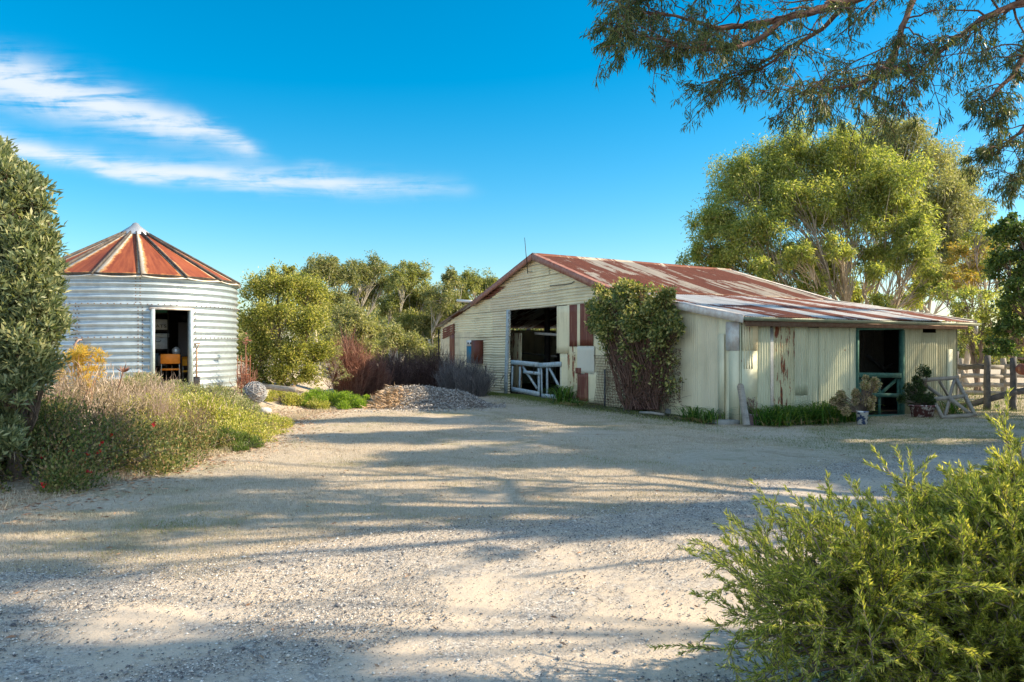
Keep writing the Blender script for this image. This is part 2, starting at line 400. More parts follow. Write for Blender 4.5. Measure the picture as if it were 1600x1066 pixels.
def warp(n, lo, hi, c, b):
    t = np.linspace(-1, 1, n); s = np.sinh(b*t)/np.sinh(b)
    return np.where(s < 0, c+(c-lo)*s, c+(hi-c)*s)
gx = warp(520, -900, 900, 0, 6.2); gy = warp(620, -500, 1500, 8, 6.4)
XX, YY = np.meshgrid(gx, gy, indexing='ij')
mb = MB(); mb.grid(np.stack([XX, YY, hgt(XX, YY)], -1)); o = mb.build('ground', M['ground'], smooth=True); tag(o, kind='structure')
# driveway: a sheet 6 mm above the ground with a ragged edge
dx = np.arange(-14, 26, .06); dy = np.arange(-4, 19, .06)
XX, YY = np.meshgrid(dx, dy, indexing='ij')
_rd = np.random.RandomState(4).rand(*XX.shape)
inside = (YY < drive_edge(XX)+(vn.fbm(XX*1.1, YY*1.1, 4)-.5)*1.5) & (YY > drive_edge(XX)-(7.5+(vn.fbm(XX*.7+9, YY*.7, 3)-.5)*1.2))
idx = np.arange(XX.size).reshape(XX.shape)
q = inside[:-1, :-1]
F = np.stack([idx[:-1, :-1][q], idx[1:, :-1][q], idx[1:, 1:][q], idx[:-1, 1:][q]], -1)
used, inv = np.unique(F, return_inverse=True)
P = np.stack([XX, YY, hgt(XX, YY)+.006], -1).reshape(-1, 3)[used]
mb = MB(); mb.add(P, inv.reshape(-1, 4)); o = mb.build('gravel_driveway', M['drive'], smooth=True); tag(o, kind='structure')

# loose stones
rs = np.random.RandomState(11)
def scatter_stones(n):
    x = rs.uniform(-9, 12, n*3); t = rs.rand(n*3); y = 2.6*np.power(17/2.6, t)*1.0
    ok = np.abs(x) < y*.78+.6
    d = drive_edge(x)-y
    dens = .17+.83*smooth(.44, .60, vn.fbm(x*.9+3, y*.9+20, 4)+.16*np.exp(-(d/.7)**2)+.07*np.exp(-((d-2.3)/.5)**2)-.10*np.exp(-((d-1.35)/.45)**2)-.08*np.exp(-((d-3.2)/.5)**2))
    dens = np.where(d < .5, np.maximum(dens, .45)*np.where(d < 0, np.exp(d/.30), 1), dens)
    ok &= (rs.rand(n*3) < dens)
    return x[ok][:n], y[ok][:n]
x, y = scatter_stones(330000); n = len(x)
octa = np.array([(1, 0, 0), (0, 1, 0), (-1, 0, 0), (0, -1, 0), (0, 0, 1), (0, 0, -.6)], float)
of = np.array([(0, 1, 4), (1, 2, 4), (2, 3, 4), (3, 0, 4), (1, 0, 5), (2, 1, 5), (3, 2, 5), (0, 3, 5)])
sz = rs.lognormal(math.log(.0050), .42, n).clip(.003, .022)
a = rs.rand(n)*6.28; ca, sa = np.cos(a), np.sin(a)
V = octa[None]*(sz[:, None, None]*rs.uniform(.6, 1.3, (n, 1, 3)))*rs.uniform(.7, 1.2, (n, 6, 1)); V[:, :, 2] *= .62
Vx = V[:, :, 0]*ca[:, None]-V[:, :, 1]*sa[:, None]; Vy = V[:, :, 0]*sa[:, None]+V[:, :, 1]*ca[:, None]
V = np.stack([Vx+x[:, None], Vy+y[:, None], V[:, :, 2]+(hgt(x, y)+.014)[:, None]], -1)
mb = MB(); mb.add(V.reshape(-1, 3), (of[None]+np.arange(n)[:, None, None]*6).reshape(-1, 3))
m, g = newmat('stone_mix'); r = g.n('ShaderNodeNewGeometry', out='Random Per Island')
fin(g, g.ramp(r, [(0, (.07, .07, .08)), (.25, (.20, .19, .19)), (.55, (.36, .34, .31)), (.8, (.52, .48, .42)), (1, (.74, .72, .68))]), .8)
o = mb.build('gravel', m); tag(o, 'loose grey and white gravel stones strewn over the driveway', 'gravel', kind='stuff')

# short dry lawn
def blades(x, y, L, wd, lean, rs, z=None):
    n = len(x); z = hgt(x, y) if z is None else z
    a = rs.rand(n)*6.28; le = rs.uniform(.1, lean, n); b = rs.rand(n)*6.28
    base = np.stack([x, y, z-.004], -1)
    side = np.stack([np.cos(b), np.sin(b), 0*b], -1)*(wd*rs.uniform(.6, 1.3, n))[:, None]/2
    tip = base+np.stack([np.cos(a)*le, np.sin(a)*le, np.sqrt(np.maximum(.05, 1-le**2))], -1)*(L*rs.uniform(.5, 1.3, n))[:, None]
    V = np.stack([base-side, base+side, tip], 1)
    return V.reshape(-1, 3), np.arange(3*n).reshape(-1, 3)
n = 900000; x = rs.uniform(-8, 14, n); t = rs.rand(n); y = 5.2*np.power(27/5.2, t)
gd = vn.fbm(x*.6+30, y*.6+7, 4)
ok = (y > drive_edge(x)+rs.uniform(-.3, .5, n)) & (x > bed_edge(y)-.6-rs.rand(n)) & (rs.rand(n) < smooth(.30, .62, gd)+.12) & (np.abs(x) < y*.72+.5)
bx, by = 0.8, 25.2
uu = (x-bx)*.447-(y-by)*.894; vv = (x-bx)*.894+(y-by)*.447
ok &= ~((vv > -.05) & (uu < 9.6) & (vv < 8) & (uu > -9))
x, y = x[ok], y[ok]
mb = MB(); mb.add(*blades(x, y, .034, .0055, .97, rs))
m, g = newmat('lawn_blades'); r = g.n('ShaderNodeNewGeometry', out=None); po = r.outputs['Position']; r = r.outputs['Random Per Island']
dry = g.ramp(r, [(0, (.27, .21, .14)), (.5, (.54, .455, .325)), (1, (.74, .66, .50))])
gre = g.ramp(r, [(0, (.07, .12, .025)), (.6, (.14, .20, .04)), (1, (.34, .32, .12))])
X_, Y_, Z_ = g.sep(po)[:3]
# greener strip along the gable wall of the shed
dl = g.math('ADD', g.math('MULTIPLY', g.math('SUBTRACT', X_, bx), .894), g.math('MULTIPLY', g.math('SUBTRACT', Y_, by), .447))
strip = g.math('MULTIPLY', g.sstep(dl, -2.4, -1.0), .42)
gf = g.sstep(g.math('ADD', g.math('ADD', g.noise(po, .5, 4, .6), g.math('MULTIPLY', g.math('SUBTRACT', r, .5), .22)), strip), .57, .70)
fin(g, g.mix(gf, dry, gre), .8, transl=.2)
M['lawn'] = m
o = mb.build('dry_lawn', m); tag(o, 'short dry straw coloured lawn with green tufts beyond the gravel', 'grass', kind='stuff')

# ------------------------------------------------------------------ the corrugated shed
BO = np.array((bx, by, 0.0)); U = np.array((.4472, -.8944, 0)); Vv = np.array((.8944, .4472, 0))
shed = empty('corrugated_shed', BO, math.atan2(-.8944, .4472), 'old cream corrugated iron shed with rusty red gabled roof and open doorways', 'shed')
def gw(px, py, v=0.0):      # photo ray -> (u, z) on a plane parallel to the gable wall
    d = np.array(((px-800)/FPX, 1.0)); t = (v+BO[:2]@Vv[:2])/(d@Vv[:2]); p = d*t-BO[:2]
    return float(p@U[:2]), CAMZ-(py-HOR)/FPX*t
def sw(px, py, u=9.45):     # photo ray -> (v, z) on the long wall
    d = np.array(((px-800)/FPX, 1.0)); t = (u+BO[:2]@U[:2])/(d@U[:2]); p = d*t-BO[:2]
    return float(p@Vv[:2]), CAMZ-(py-HOR)/FPX*t
RU = [-8.75, -4.99, 0, 4.7, 9.62]; RZ = [2.48, 3.33, 4.66, 3.17, 2.30]
def rz(u): return np.interp(u, RU, RZ)
def fr_g(a, z, n): return np.stack([a, -n, z], -1)            # gable frame: outward is -Y
def fr_s(a, z, n): return np.stack([9.45+n, a, z], -1)        # long wall: outward is +X
class Sheets(MB): pass
rk = np.random.RandomState(5)
def vsheet(mb, fr, a0, a1, lo, hi, off=0.0, amp=.0125, pitch=.076, tilt=0.0, dent=.006, nz=7):
    """upright corrugations between a0 and a1; lo, hi numbers or functions"""
    na = max(3, int((a1-a0)/pitch*8)); A = np.linspace(a0, a1, na)
    l = lo(A) if callable(lo) else np.full(na, lo, float); h = hi(A) if callable(hi) else np.full(na, hi, float)
    l = l+rk.uniform(-.012, .012); t = np.linspace(0, 1, nz)
    Zz = l[:, None]+(h-l)[:, None]*t[None]; AA = np.repeat(A[:, None], nz, 1)
    ph = rk.rand()*50
    N = off+rk.uniform(0, .006)+amp*np.sin(AA*2*math.pi/pitch)+(vn.fbm(AA*1.7+ph, Zz*1.3+ph, 3)-.5)*dent*4+tilt*(Zz-l[:, None])
    AA = AA+(vn(Zz*2+ph, 0*Zz+3)-.5)*.006
    mb.grid(fr(AA, Zz, N))
def hsheet(mb, fr, z0, z1, lo, hi, off=0.0, amp=.016, pitch=.092, dent=.010, skew=0.0):
    nz = max(3, int((z1-z0)/pitch*8)); Zr = np.linspace(z0, z1, nz)
    l = lo(Zr) if callable(lo) else np.full(nz, lo, float); h = hi(Zr) if callable(hi) else np.full(nz, hi, float)
    h = np.maximum(h, l+.001)
    na = 9; t = np.linspace(0, 1, na)
    AA = l[:, None]+(h-l)[:, None]*t[None]; ZZ = np.repeat(Zr[:, None], na, 1)
    ph = rk.rand()*50
    N = off+rk.uniform(0, .008)+amp*np.sin(ZZ*2*math.pi/pitch)+(vn.fbm(AA*1.3+ph, ZZ*2+ph, 3)-.5)*dent*4
    ZZ = ZZ+(vn(AA*1.1+ph, 0*AA)-.5)*.03+skew*(AA-AA.min())
    ZZ = np.minimum(ZZ, rz(AA)-.02)
    mb.grid(fr(AA, ZZ, N))
def rl(z): return np.interp(z, [2.48, 3.33, 4.66], [-8.65, -4.99, 0])+.02   # u of the left roof line at height z
def rr_(z): return np.interp(-z, [-4.66, -3.17, -2.30], [0, 4.7, 9.5])-.02
HD = 2.95
uL = -8.65; u742 = gw(742, 500)[0]; uD0 = gw(797, 500)[0]; uD1 = gw(878, 500)[0]
zL = gw(742, 519)[1]
wallm = MB()
# upper gable, rows of overlapping sheets
rows = [HD, 3.42, 3.95, 4.35, 4.64]
cuts = [[-9, -6.2, -3.6, -1.2, 1.2, 3.6, 9], [-9, -2.9, -.45, .9, 3.2, 9], [-9, -1.6, -.3, .85, 9], [-9, 0.1, 9]]
for k in range(4):
    z0, z1 = rows[k], rows[k+1]+.03
    for a, b in zip(cuts[k][:-1], cuts[k][1:]):
        lo = lambda z, a=a: np.maximum(rl(z), a); hi = lambda z, b=b: np.minimum(rr_(z), b+.04)
        if lo(np.array([z0]))[0] < hi(np.array([z0]))[0]: hsheet(wallm, fr_g, z0, z1, lo, hi, off=.004*k, skew=rk.uniform(-.004, .004))
# left of the doorway, horizontal down to the ground
for k, (z0, z1) in enumerate([(0.0, .78), (.75, 1.35), (1.32, 2.05), (2.02, 2.98)]):
    for a, b in ((u742, -3.3), (-3.36, uD0)):
        hsheet(wallm, fr_g, z0, z1, a, b+rk.uniform(-.03, .05), off=.006*(k % 2), dent=.014 if k < 1 else .007, skew=rk.uniform(-.006, .006))
hsheet(wallm, fr_g, zL, HD+.03, lambda z: np.maximum(rl(z), uL), u742+.05, off=.006)
# far left, wide upright boards
for k in range(7):
    a = uL+(u742-uL)*k/7; b = uL+(u742-uL)*(k+1)/7
    vsheet(wallm, fr_g, a, b, 0.0, lambda A: np.minimum(zL+.02, rz(A)-.05), off=.004*(k % 2), amp=.004, pitch=.25)
# right of the doorway: upright cream sheets to the corner
o = wallm.build('gable_wall', M['cream'], shed, smooth=True); wallm = MB()
edges = [uD1+.35, 2.6, 3.4, 4.2, 5.0, 5.8, 6.6, 7.35, 8.1, 8.7]
for a, b in zip(edges[:-1], edges[1:]):
    vsheet(wallm, fr_g, a, b+.03, 0.0, lambda A: np.minimum(HD+.03, rz(A)-.05), off=.002)
o = wallm.build('gable_wall_sheets', M['cream_v'], shed, smooth=True)
for me_i in (): pass
# separate patched sheets right of the door
def gp(px0, py0, px1, py1, mat, off=.03, name='wall_sheet', label=None, **kw):
    kw.setdefault('amp', .017)
    a0, z1 = gw(px0, py0); a1, z0 = gw(px1, py1); z1b = gw(px1, py0)[1]
    mb = MB(); vsheet(mb, fr_g, a0, a1, max(z0, 0), lambda A: np.minimum(max(z1, z1b), rz(A)-.06), off=off, **kw)
    o = mb.build(name, mat, shed, smooth=True, solid=.003)
    if label: o['label'] = label
    return o
gp(872, 479, 892, 552, M['cream_v'], .055, tilt=-.004, label='pale sheet hanging into the doorway')
gp(877, 550, 890, 618, M['cream_v'], .03)
gp(892, 477, 905, 541, M['rust_v'], .05, label='dark red rusty sheet')
gp(904, 476, 909, 541, M['cream_v'], .055)
gp(908, 475, 928, 541, M['rust_v'], .05, label='rust streaked sheet')
gp(889, 541, 907, 625, M['cream_rust'], .034)
gp(905, 541, 931, 585, M['cream_w'], .045, label='whitish sheet')
gp(904, 583, 922, 628, M['rust_v'], .052, label='low rusty brown sheet')
gp(921, 583, 946, 634, M['cream_v'], .036)
gp(903, 575, 911, 584, M['rust_v'], .058, label='small rusty patch')
gp(703, 523, 711, 572, M['rust_v'], .022, label='rusted board', amp=.003, pitch=.25)
a0, _ = gw(689, 512); 
mb = MB(); hsheet(mb, fr_g, 2.0, 2.45, -8.3, -7.0, off=.035, skew=.16); mb.build('wall_sheet', M['rust_v'], shed, smooth=True)['label'] = 'slanting rust patched sheet by the eave'
mb = MB(); hsheet(mb, fr_g, 3.45, 3.83, lambda z: rl(z)+.05, lambda z: rl(z)+.9, off=.03); mb.build('wall_sheet', M['rust_v'], shed, smooth=True)['label'] = 'rust blotched sheet under the verge'
# corner cover strips
def slab(name, fr, a0, a1, z0, z1, off, th, mat, label=None, top=None):
    mb = MB(); P0 = fr(np.array([a0, a1, a1, a0]), np.array([z0, z0, z1 if top is None else top[1], z1 if top is None else top[0]]), np.full(4, off))
    P1 = fr(np.array([a0, a1, a1, a0]), np.array([z0, z0, z1 if top is None else top[1], z1 if top is None else top[0]]), np.full(4, off+th))
    mb.add(np.concatenate([P0, P1]), [[0, 1, 2, 3], [7, 6, 5, 4], [0, 4, 5, 1], [1, 5, 6, 2], [2, 6, 7, 3], [3, 7, 4, 0]])
    o = mb.build(name, mat, shed)
    if label: o['label'] = label
    return o
vs = MB(); vsheet(vs, fr_g, 8.66, 9.42, 0, lambda A: rz(A)-.06, off=.0, amp=.004, pitch=.3); vs.build('gable_wall_end', M['cream_v'], shed, smooth=True)
slab('cover_strip', fr_g, 8.72, 8.92, 0, 1.98, .03, .014, M['cream_v'])
slab('cover_strip', fr_g, 9.08, 9.40, 0, 1.6, .03, .018, M['cream_v'])
slab('corner_patch', fr_g, 8.98, 9.40, 1.60, 2.24, .045, .006, M['flash'])
slab('corner_patch', fr_s, -.03, .42, 1.60, 2.22, .03, .006, M['cream_v'])
slab('corner_strip', fr_s, -.04, .40, 0, 1.6, .012, .02, M['sage_v'])
# the long wall
def lp(px0, px1, py0, py1, mat, off=.0, label=None, name='long_wall_sheet', **kw):
    v0, z1 = sw(px0, py0); v1, z0 = sw(px1, py1)
    mb = MB(); vsheet(mb, fr_s, v0, v1, max(z0, -.02), z1, off=off, **kw); o = mb.build(name, mat, shed, smooth=True, solid=.002)
    if label: o['label'] = label
    return o
lp(1156, 1178, 508, 664, M['sage_v'], .0)
lp(1158, 1176, 511, 576, M['sage_rust'], .03, label='rust spotted patch by the corner', rust=None) if False else lp(1158, 1176, 511, 576, M['sage_rust'], .03, label='rust spotted patch by the corner')
lp(1177, 1203, 508, 664, M['sage_v'], .016)
lp(1202, 1207, 512, 662, M['galv'], .03, name='joint_strip', amp=.002)
lp(1206, 1242, 509, 664, M['sage_rust'], .012, label='sheet with streaks of rust')
lp(1240, 1260, 508, 617, M['sage_v'], .026)
lp(1240, 1260, 615, 664, M['sage_v'], .01)
lp(1259, 1279, 512, 662, M['sage_v'], .006)
lp(1278, 1305, 510, 662, M['sage_v'], .02)
lp(1304, 1328, 510, 662, M['sage_v'], .008)
lp(1327, 1338, 510, 660, M['sage_v'], .02)
lp(1411, 1440, 510, 660, M['sage_shaded'], .01)
lp(1438, 1463, 520, 658, M['sage_shaded'], .022)
lp(1461, 1493, 512, 655, M['sage_shaded'], .006)
slab('cover_strip', fr_s, sw(1478, 600)[0], sw(1486, 600)[0], 0, 1.62, .03, .014, M['sage_v'])
# back wall, left wall, partitions
for nm, a0_, a1_ in (('rear_gable_wall', -8.65, 9.42),):
    mb = MB(); A0 = np.linspace(a0_, a1_, 25)
    vsheet(mb, lambda a, z, n: np.stack([a, 7.42+n, z], -1), a0_, a1_, 0, lambda A: rz(A)-.05, amp=.009); mb.build(nm, M['cream_v'], shed, smooth=True)
mb = MB(); vsheet(mb, lambda a, z, n: np.stack([-8.65-n, a, z], -1), 0, 7.4, 0, 2.42); mb.build('left_wall', M['cream_v'], shed, smooth=True)
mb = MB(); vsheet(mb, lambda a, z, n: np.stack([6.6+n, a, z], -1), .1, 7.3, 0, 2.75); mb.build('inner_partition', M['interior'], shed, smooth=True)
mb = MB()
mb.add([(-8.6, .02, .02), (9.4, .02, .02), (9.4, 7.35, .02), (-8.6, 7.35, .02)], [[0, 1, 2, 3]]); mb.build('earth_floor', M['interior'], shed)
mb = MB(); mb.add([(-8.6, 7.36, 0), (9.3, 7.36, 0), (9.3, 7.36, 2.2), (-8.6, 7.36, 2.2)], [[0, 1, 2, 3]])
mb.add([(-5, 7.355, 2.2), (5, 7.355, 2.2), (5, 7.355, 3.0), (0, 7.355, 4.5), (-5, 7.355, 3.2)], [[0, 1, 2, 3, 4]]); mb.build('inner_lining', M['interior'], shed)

# roof sheets (x runs down the slope in object space)
def roofpart(name, mat, ua, ub, vend, v0=-.14, z_off=0.0, lap=0.0):
    mb = MB(); pitch = .076; n = int((8.4)/pitch*8)
    vb = np.linspace(0, 1, n); ns = 22; t = np.linspace(0, 1, ns)
    uu_ = ua+(ub-ua)*t
    ve = np.array([vend(u) for u in uu_])
    Vg = v0+(ve[None]-v0)*vb[:, None]; Ug = np.repeat(uu_[None], n, 0)
    sag = -.018*Vg*np.clip(1-np.abs(Ug)/6, 0, 1) - .02*np.sin(Vg*1.3+Ug)*.5
    Zg = rz(Ug)+.035+z_off+sag+.009*np.sin(Vg*2*math.pi/pitch)+(vn.fbm(Vg*1.2, Ug*.9, 3)-.5)*.03
    mb.grid(np.stack([Ug, Vg, Zg], -1))
    return mb.build(name, mat, shed, smooth=True, solid=.004)
vm = lambda u: 8.26
vl = lambda u: 8.26-.5*max(0, (u-4.7)/4.9)
roofpart('roof_slope', M['roof_red'], 0.03, 4.78, vm, z_off=.02)['label'] = 'deep rust red roof slope over the gable'
roofpart('lean_to_roof', M['roof_mix'], 4.6, 9.66, vl)['label'] = 'silver and rust striped low roof slope'
roofpart('roof_slope', M['roof_red'], -.03, -5.05, vm, z_off=.02)
roofpart('lean_to_roof', M['roof_mix'], -4.9, -8.85, vm)
mb = MB()                                              # ridge capping
yy = np.linspace(-.16, 8.3, 30); cap = []
for v in yy:
    z = 4.66+.075-.018*v
    cap.append([(-.22, v, z-.075), (-.06, v, z-.01), (0, v, z+.02), (.06, v, z-.01), (.22, v, z-.085)])
mb.grid(np.array(cap)); mb.build('ridge_capping', M['roof_red'], shed, smooth=True, solid=.004)
def verge(name, mat, u0, u1, v, w=.20, th=.02, dz=.07):
    mb = MB(); sag = -.018*v
    p0 = np.array((u0, v, rz(u0)+dz+sag*(1-abs(u0)/6 if abs(u0) < 6 else 0))); p1 = np.array((u1, v, rz(u1)+dz+sag*(1-abs(u1)/6 if abs(u1) < 6 else 0)))
    mb.beam(p0-np.array((0, 0, w/2)), p1-np.array((0, 0, w/2)), w, th, jit=.004)
    d = .16 if v < 4 else -.16
    mb.add([p0+(0, -.012 if v < 4 else .012, .004), p1+(0, -.012 if v < 4 else .012, .004), p1+(0, d, .006), p0+(0, d, .006)], [[0, 1, 2, 3]])
    return mb.build(name, mat, shed)
verge('barge_board', M['barge'], 0, 4.75, -.17); verge('barge_board', M['barge'], 0, -5.0, -.17)
verge('verge_flashing', M['flash'], 4.72, 9.66, -.17, w=.17); verge('verge_trim', M['fascia'], -5.0, -8.8, -.17, w=.06)
verge('verge_flashing', M['flash'], 0.05, 4.75, 8.28, w=.2); verge('verge_flashing', M['flash'], 4.75, 9.6, 7.95, w=.12)
mb = MB()                                              # gutter
th = np.linspace(-.1, math.pi+.1, 9); yy = np.linspace(-.18, 7.78, 20)
mb.grid(np.array([[(9.74-.065*math.cos(t), v, 2.315-.065*math.sin(t)-.004*v) for t in th] for v in yy]))
for v in (-.18, 7.78): mb.add([(9.74-.065*math.cos(t), v, 2.315-.065*math.sin(t)-.004*v) for t in th], [list(range(9))])
mb.build('gutter', M['gutter'], shed, smooth=True, solid=.004)
mb = MB(); mb.box((9.60, 3.75, 2.185), (.04, 7.6, .10)); mb.box((9.53, 3.75, 2.25), (.1, 7.6, .03)); mb.build('fascia_board', M['fascia'], shed)
mb = MB(); mb.tube([(9.62, 7.86, 2.25), (9.62, 7.9, 2.12), (9.55, 7.98, 2.05)], .05, 8); mb.build('gutter_outlet', M['galv'], shed)
mb = MB(); mb.tube([(-8.7, -.06, 2.42), (-8.72, -.06, 0.05)], .035, 8); mb.build('downpipe', M['black'], shed)
# door frame and gate on the gable side
def gbeams(name, lst, mat, off, th, parent=shed, w=.09):
    out = []
    for l in lst:
        (x0, y0), (x1, y1) = l[0], l[1]; ww = l[2] if len(l) > 2 else w
        a, za = gw(x0, y0, -off); b, zb = gw(x1, y1, -off)
        mb = MB(); mb.beam((a, -off, za), (b, -off, zb), ww, th, up=(0, 1, 0), jit=.002)
        # width lies in the wall plane: swap
        out.append((mb, l[3] if len(l) > 3 else name))
    return [mb.build(nm, mat, parent) for mb, nm in out]
def gbeam2(p, q, w, t, off, mat, name, parent, fr='g', conv=True, label=None):
    f = gw if fr == 'g' else sw
    if conv:
        a, za = f(p[0], p[1], -off) if fr == 'g' else f(p[0], p[1], 9.45+off); b, zb = f(q[0], q[1], -off) if fr == 'g' else f(q[0], q[1], 9.45+off)
    else: (a, za), (b, zb) = p, q
    P = (a, -off, za) if fr == 'g' else (9.45+off, a, za); Q = (b, -off, zb) if fr == 'g' else (9.45+off, b, zb)
    n = np.array((0, -1, 0.)) if fr == 'g' else np.array((1., 0, 0)); d = np.array(Q)-np.array(P)
    wdir = np.cross(n, d/np.linalg.norm(d))
    mb = MB(); mb.beam(P, Q, w, t, up=wdir, jit=.002); o = mb.build(name, mat, parent)
    if label: o['label'] = label
    return o
gbeam2((795, 484), (791, 619), .13, .12, .03, M['bluewood'], 'door_post', shed)
gbeam2((880, 484), (880, 625), .10, .10, -.12, M['darkwood'], 'door_post', shed)
gbeam2((797, 482), (882, 477), .12, .08, -.10, M['darkwood'], 'door_lintel', shed)
gate = empty('gate', (0, 0, 0)); gate.parent = shed; gate['label'] = 'pale blue grey timber gate across the doorway'
GB = M['bluewood']
for p, q, w_, nm in [((799, 566), (842, 570), .15, 'rail'), ((843, 571), (877, 569), .15, 'rail'), ((800, 608), (843, 616), .15, 'rail'), ((846, 618), (873, 621), .13, 'rail'),
                     ((801, 572), (800, 607), .09, 'stile'), ((813, 573), (812, 608), .09, 'stile'), ((842, 575), (842, 616), .12, 'stile'), ((846, 575), (847, 618), .07, 'stile'),
                     ((855, 574), (855, 618), .09, 'stile'), ((877, 572), (877, 622), .09, 'stile'),
                     ((817, 573), (839, 607), .09, 'brace'), ((858, 574), (874, 605), .09, 'brace'), ((818, 581), (844, 584), .10, 'short_rail')]:
    gbeam2(p, q, w_, .035, {'rail': .055, 'stile': .016, 'brace': -.018, 'short_rail': .055}[nm], GB, nm, gate)
gbeam2((834, 570), (834, 583), .02, .02, .085, M['black'], 'latch', gate)
# things seen in the doorway
gbeam2((798, 522), (815, 522), .03, .03, -.55, M['greywood'], 'inner_rail', shed)
mb = MB(); a, z1 = gw(798, 521, .5); b, z0 = gw(815, 612, .5); vsheet(mb, lambda a, z, n: np.stack([a, .5+n, z], -1), a, b, 0.0, z1, amp=.003, pitch=.2); mb.build('inner_sheet', M['cream_rust'], shed, solid=.004)['label'] = 'rusty upright sheet just inside the doorway'
gbeam2((837, 521), (879, 524), .09, .09, -.9, M['greywood'], 'inner_beam', shed)
for px, off in ((855, -2.2), (826, -4.5), (873, -4.8)):
    gbeam2((px, 470), (px, 618), .16, .16, off, M['interior'], 'inner_post', shed)
gbeam2((815, 552), (870, 557), .06, .05, -2.4, M['greywood'], 'inner_rail', shed)
# stable door on the long wall
GW_ = M['greenwood']
for p, q, w_, t_, off, nm in [((1338, 516), (1338, 657), .07, .10, .02, 'stable_post'), ((1409, 516), (1409, 657), .10, .10, .02, 'stable_post'), ((1337, 514), (1411, 513), .07, .08, .0, 'stable_lintel')]:
    gbeam2(p, q, w_, t_, off, GW_, nm, shed, 's')
sg = empty('stable_gate', (0, 0, 0)); sg.parent = shed; sg['label'] = 'dark green timber half gate in the stable doorway'
for p, q, w_, off, nm in [((1340, 586), (1408, 587), .12, .05, 'rail'), ((1341, 617), (1409, 618), .10, .03, 'rail'), ((1341, 653), (1411, 651), .12, .05, 'rail'),
                          ((1374, 592), (1374, 648), .07, .00, 'stile'), ((1343, 592), (1343, 648), .06, .00, 'stile'), ((1404, 592), (1405, 648), .11, .00, 'stile'),
                          ((1402, 592), (1376, 615), .08, -.03, 'brace'), ((1345, 592), (1370, 614), .08, -.03, 'brace')]:
    gbeam2(p, q, w_, .035, off, GW_, nm, sg, 's')
for p, q in (((1355, 555), (1385, 580)), ((1380, 578), (1412, 560))):
    gbeam2(p, q, .08, .05, -1.9, M['darkwood'], 'inner_brace', shed, 's')
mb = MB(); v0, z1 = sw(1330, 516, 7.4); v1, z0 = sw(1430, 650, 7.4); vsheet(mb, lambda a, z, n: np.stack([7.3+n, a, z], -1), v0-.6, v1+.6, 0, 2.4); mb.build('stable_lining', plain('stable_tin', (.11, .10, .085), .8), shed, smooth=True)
# meter box, aerial, pipe, small fittings
mbx = empty('meter_box', (0, 0, 0)); mbx.parent = shed
a0_, z1 = gw(736, 532); a1_, z0 = gw(746, 568); ztop = gw(736, 541)[1]
mb = MB(); mb.box(((a0_+a1_)/2, -.10, (z0+ztop)/2), (a1_-a0_, .18, ztop-z0)); mb.build('panel', M['blue'], mbx)
mb = MB(); mb.box(((a0_+a1_)/2, -.10, (z1+ztop)/2+.002), (a1_-a0_, .19, z1-ztop)); mp = mb.build('meter', M['white'], mbx)
for a in (.32, .72):
    mb = MB(); mb.tube([(a0_+(a1_-a0_)*a, -.19, (z1+ztop)/2), (a0_+(a1_-a0_)*a, -.225, (z1+ztop)/2)], .035, 10); mb.build('dial', M['black'], mp)
a2, _ = gw(755, 540); mb = MB(); mb.box(((a1_+a2)/2+.02, -.14, (z0+z1)/2), (a2-a1_-.01, .26, z1-z0)); mb.box(((a1_+a2)/2+.02, -.275, (z0+z1)/2), (a2-a1_-.07, .012, z1-z0-.08)); mb.build('door', M['redbox'], mbx)
a, z = gw(833, 428); a_, z_ = gw(828, 372)
mb = MB(); mb.tube([(a, -.2, z), (a_*.5+a*.5, -.2, (z+z_)/2), (a_, -.2, z_)], [.016, .014, .009], 6); mb.tube([(a, -.02, z+.06), (a, -.2, z+.06)], .012, 5); mb.build('aerial', M['black'], shed)
a, z = gw(722, 470); a_, z_ = gw(741, 471.5); mb = MB(); mb.tube([(a, -.2, z), (a_, -.1, z_)], .055, 10); mb.build('vent_pipe', M['white'], shed)
mb = MB()
for (p, q) in (((792, 586), (786, 600)), ((792, 608), (786, 604))):
    a, z = gw(*p); a_, z_ = gw(*q); mb.tube([(a, -.1, z), ((a+a_)/2, -.16, (z+z_)/2-.05), (a_, -.08, z_)], .012, 5)
mb.build('gate_chain', M['black'], shed)
a, z = gw(900, 440); mb = MB()                        # loose cable on the gable
pts = [gw(*p) for p in ((861, 447), (872, 446), (885, 445), (895, 443), (899, 440))]
mb.tube([(p[0], -.04, p[1]) for p in pts], .012, 5); mb.build('cable', M['black'], shed)

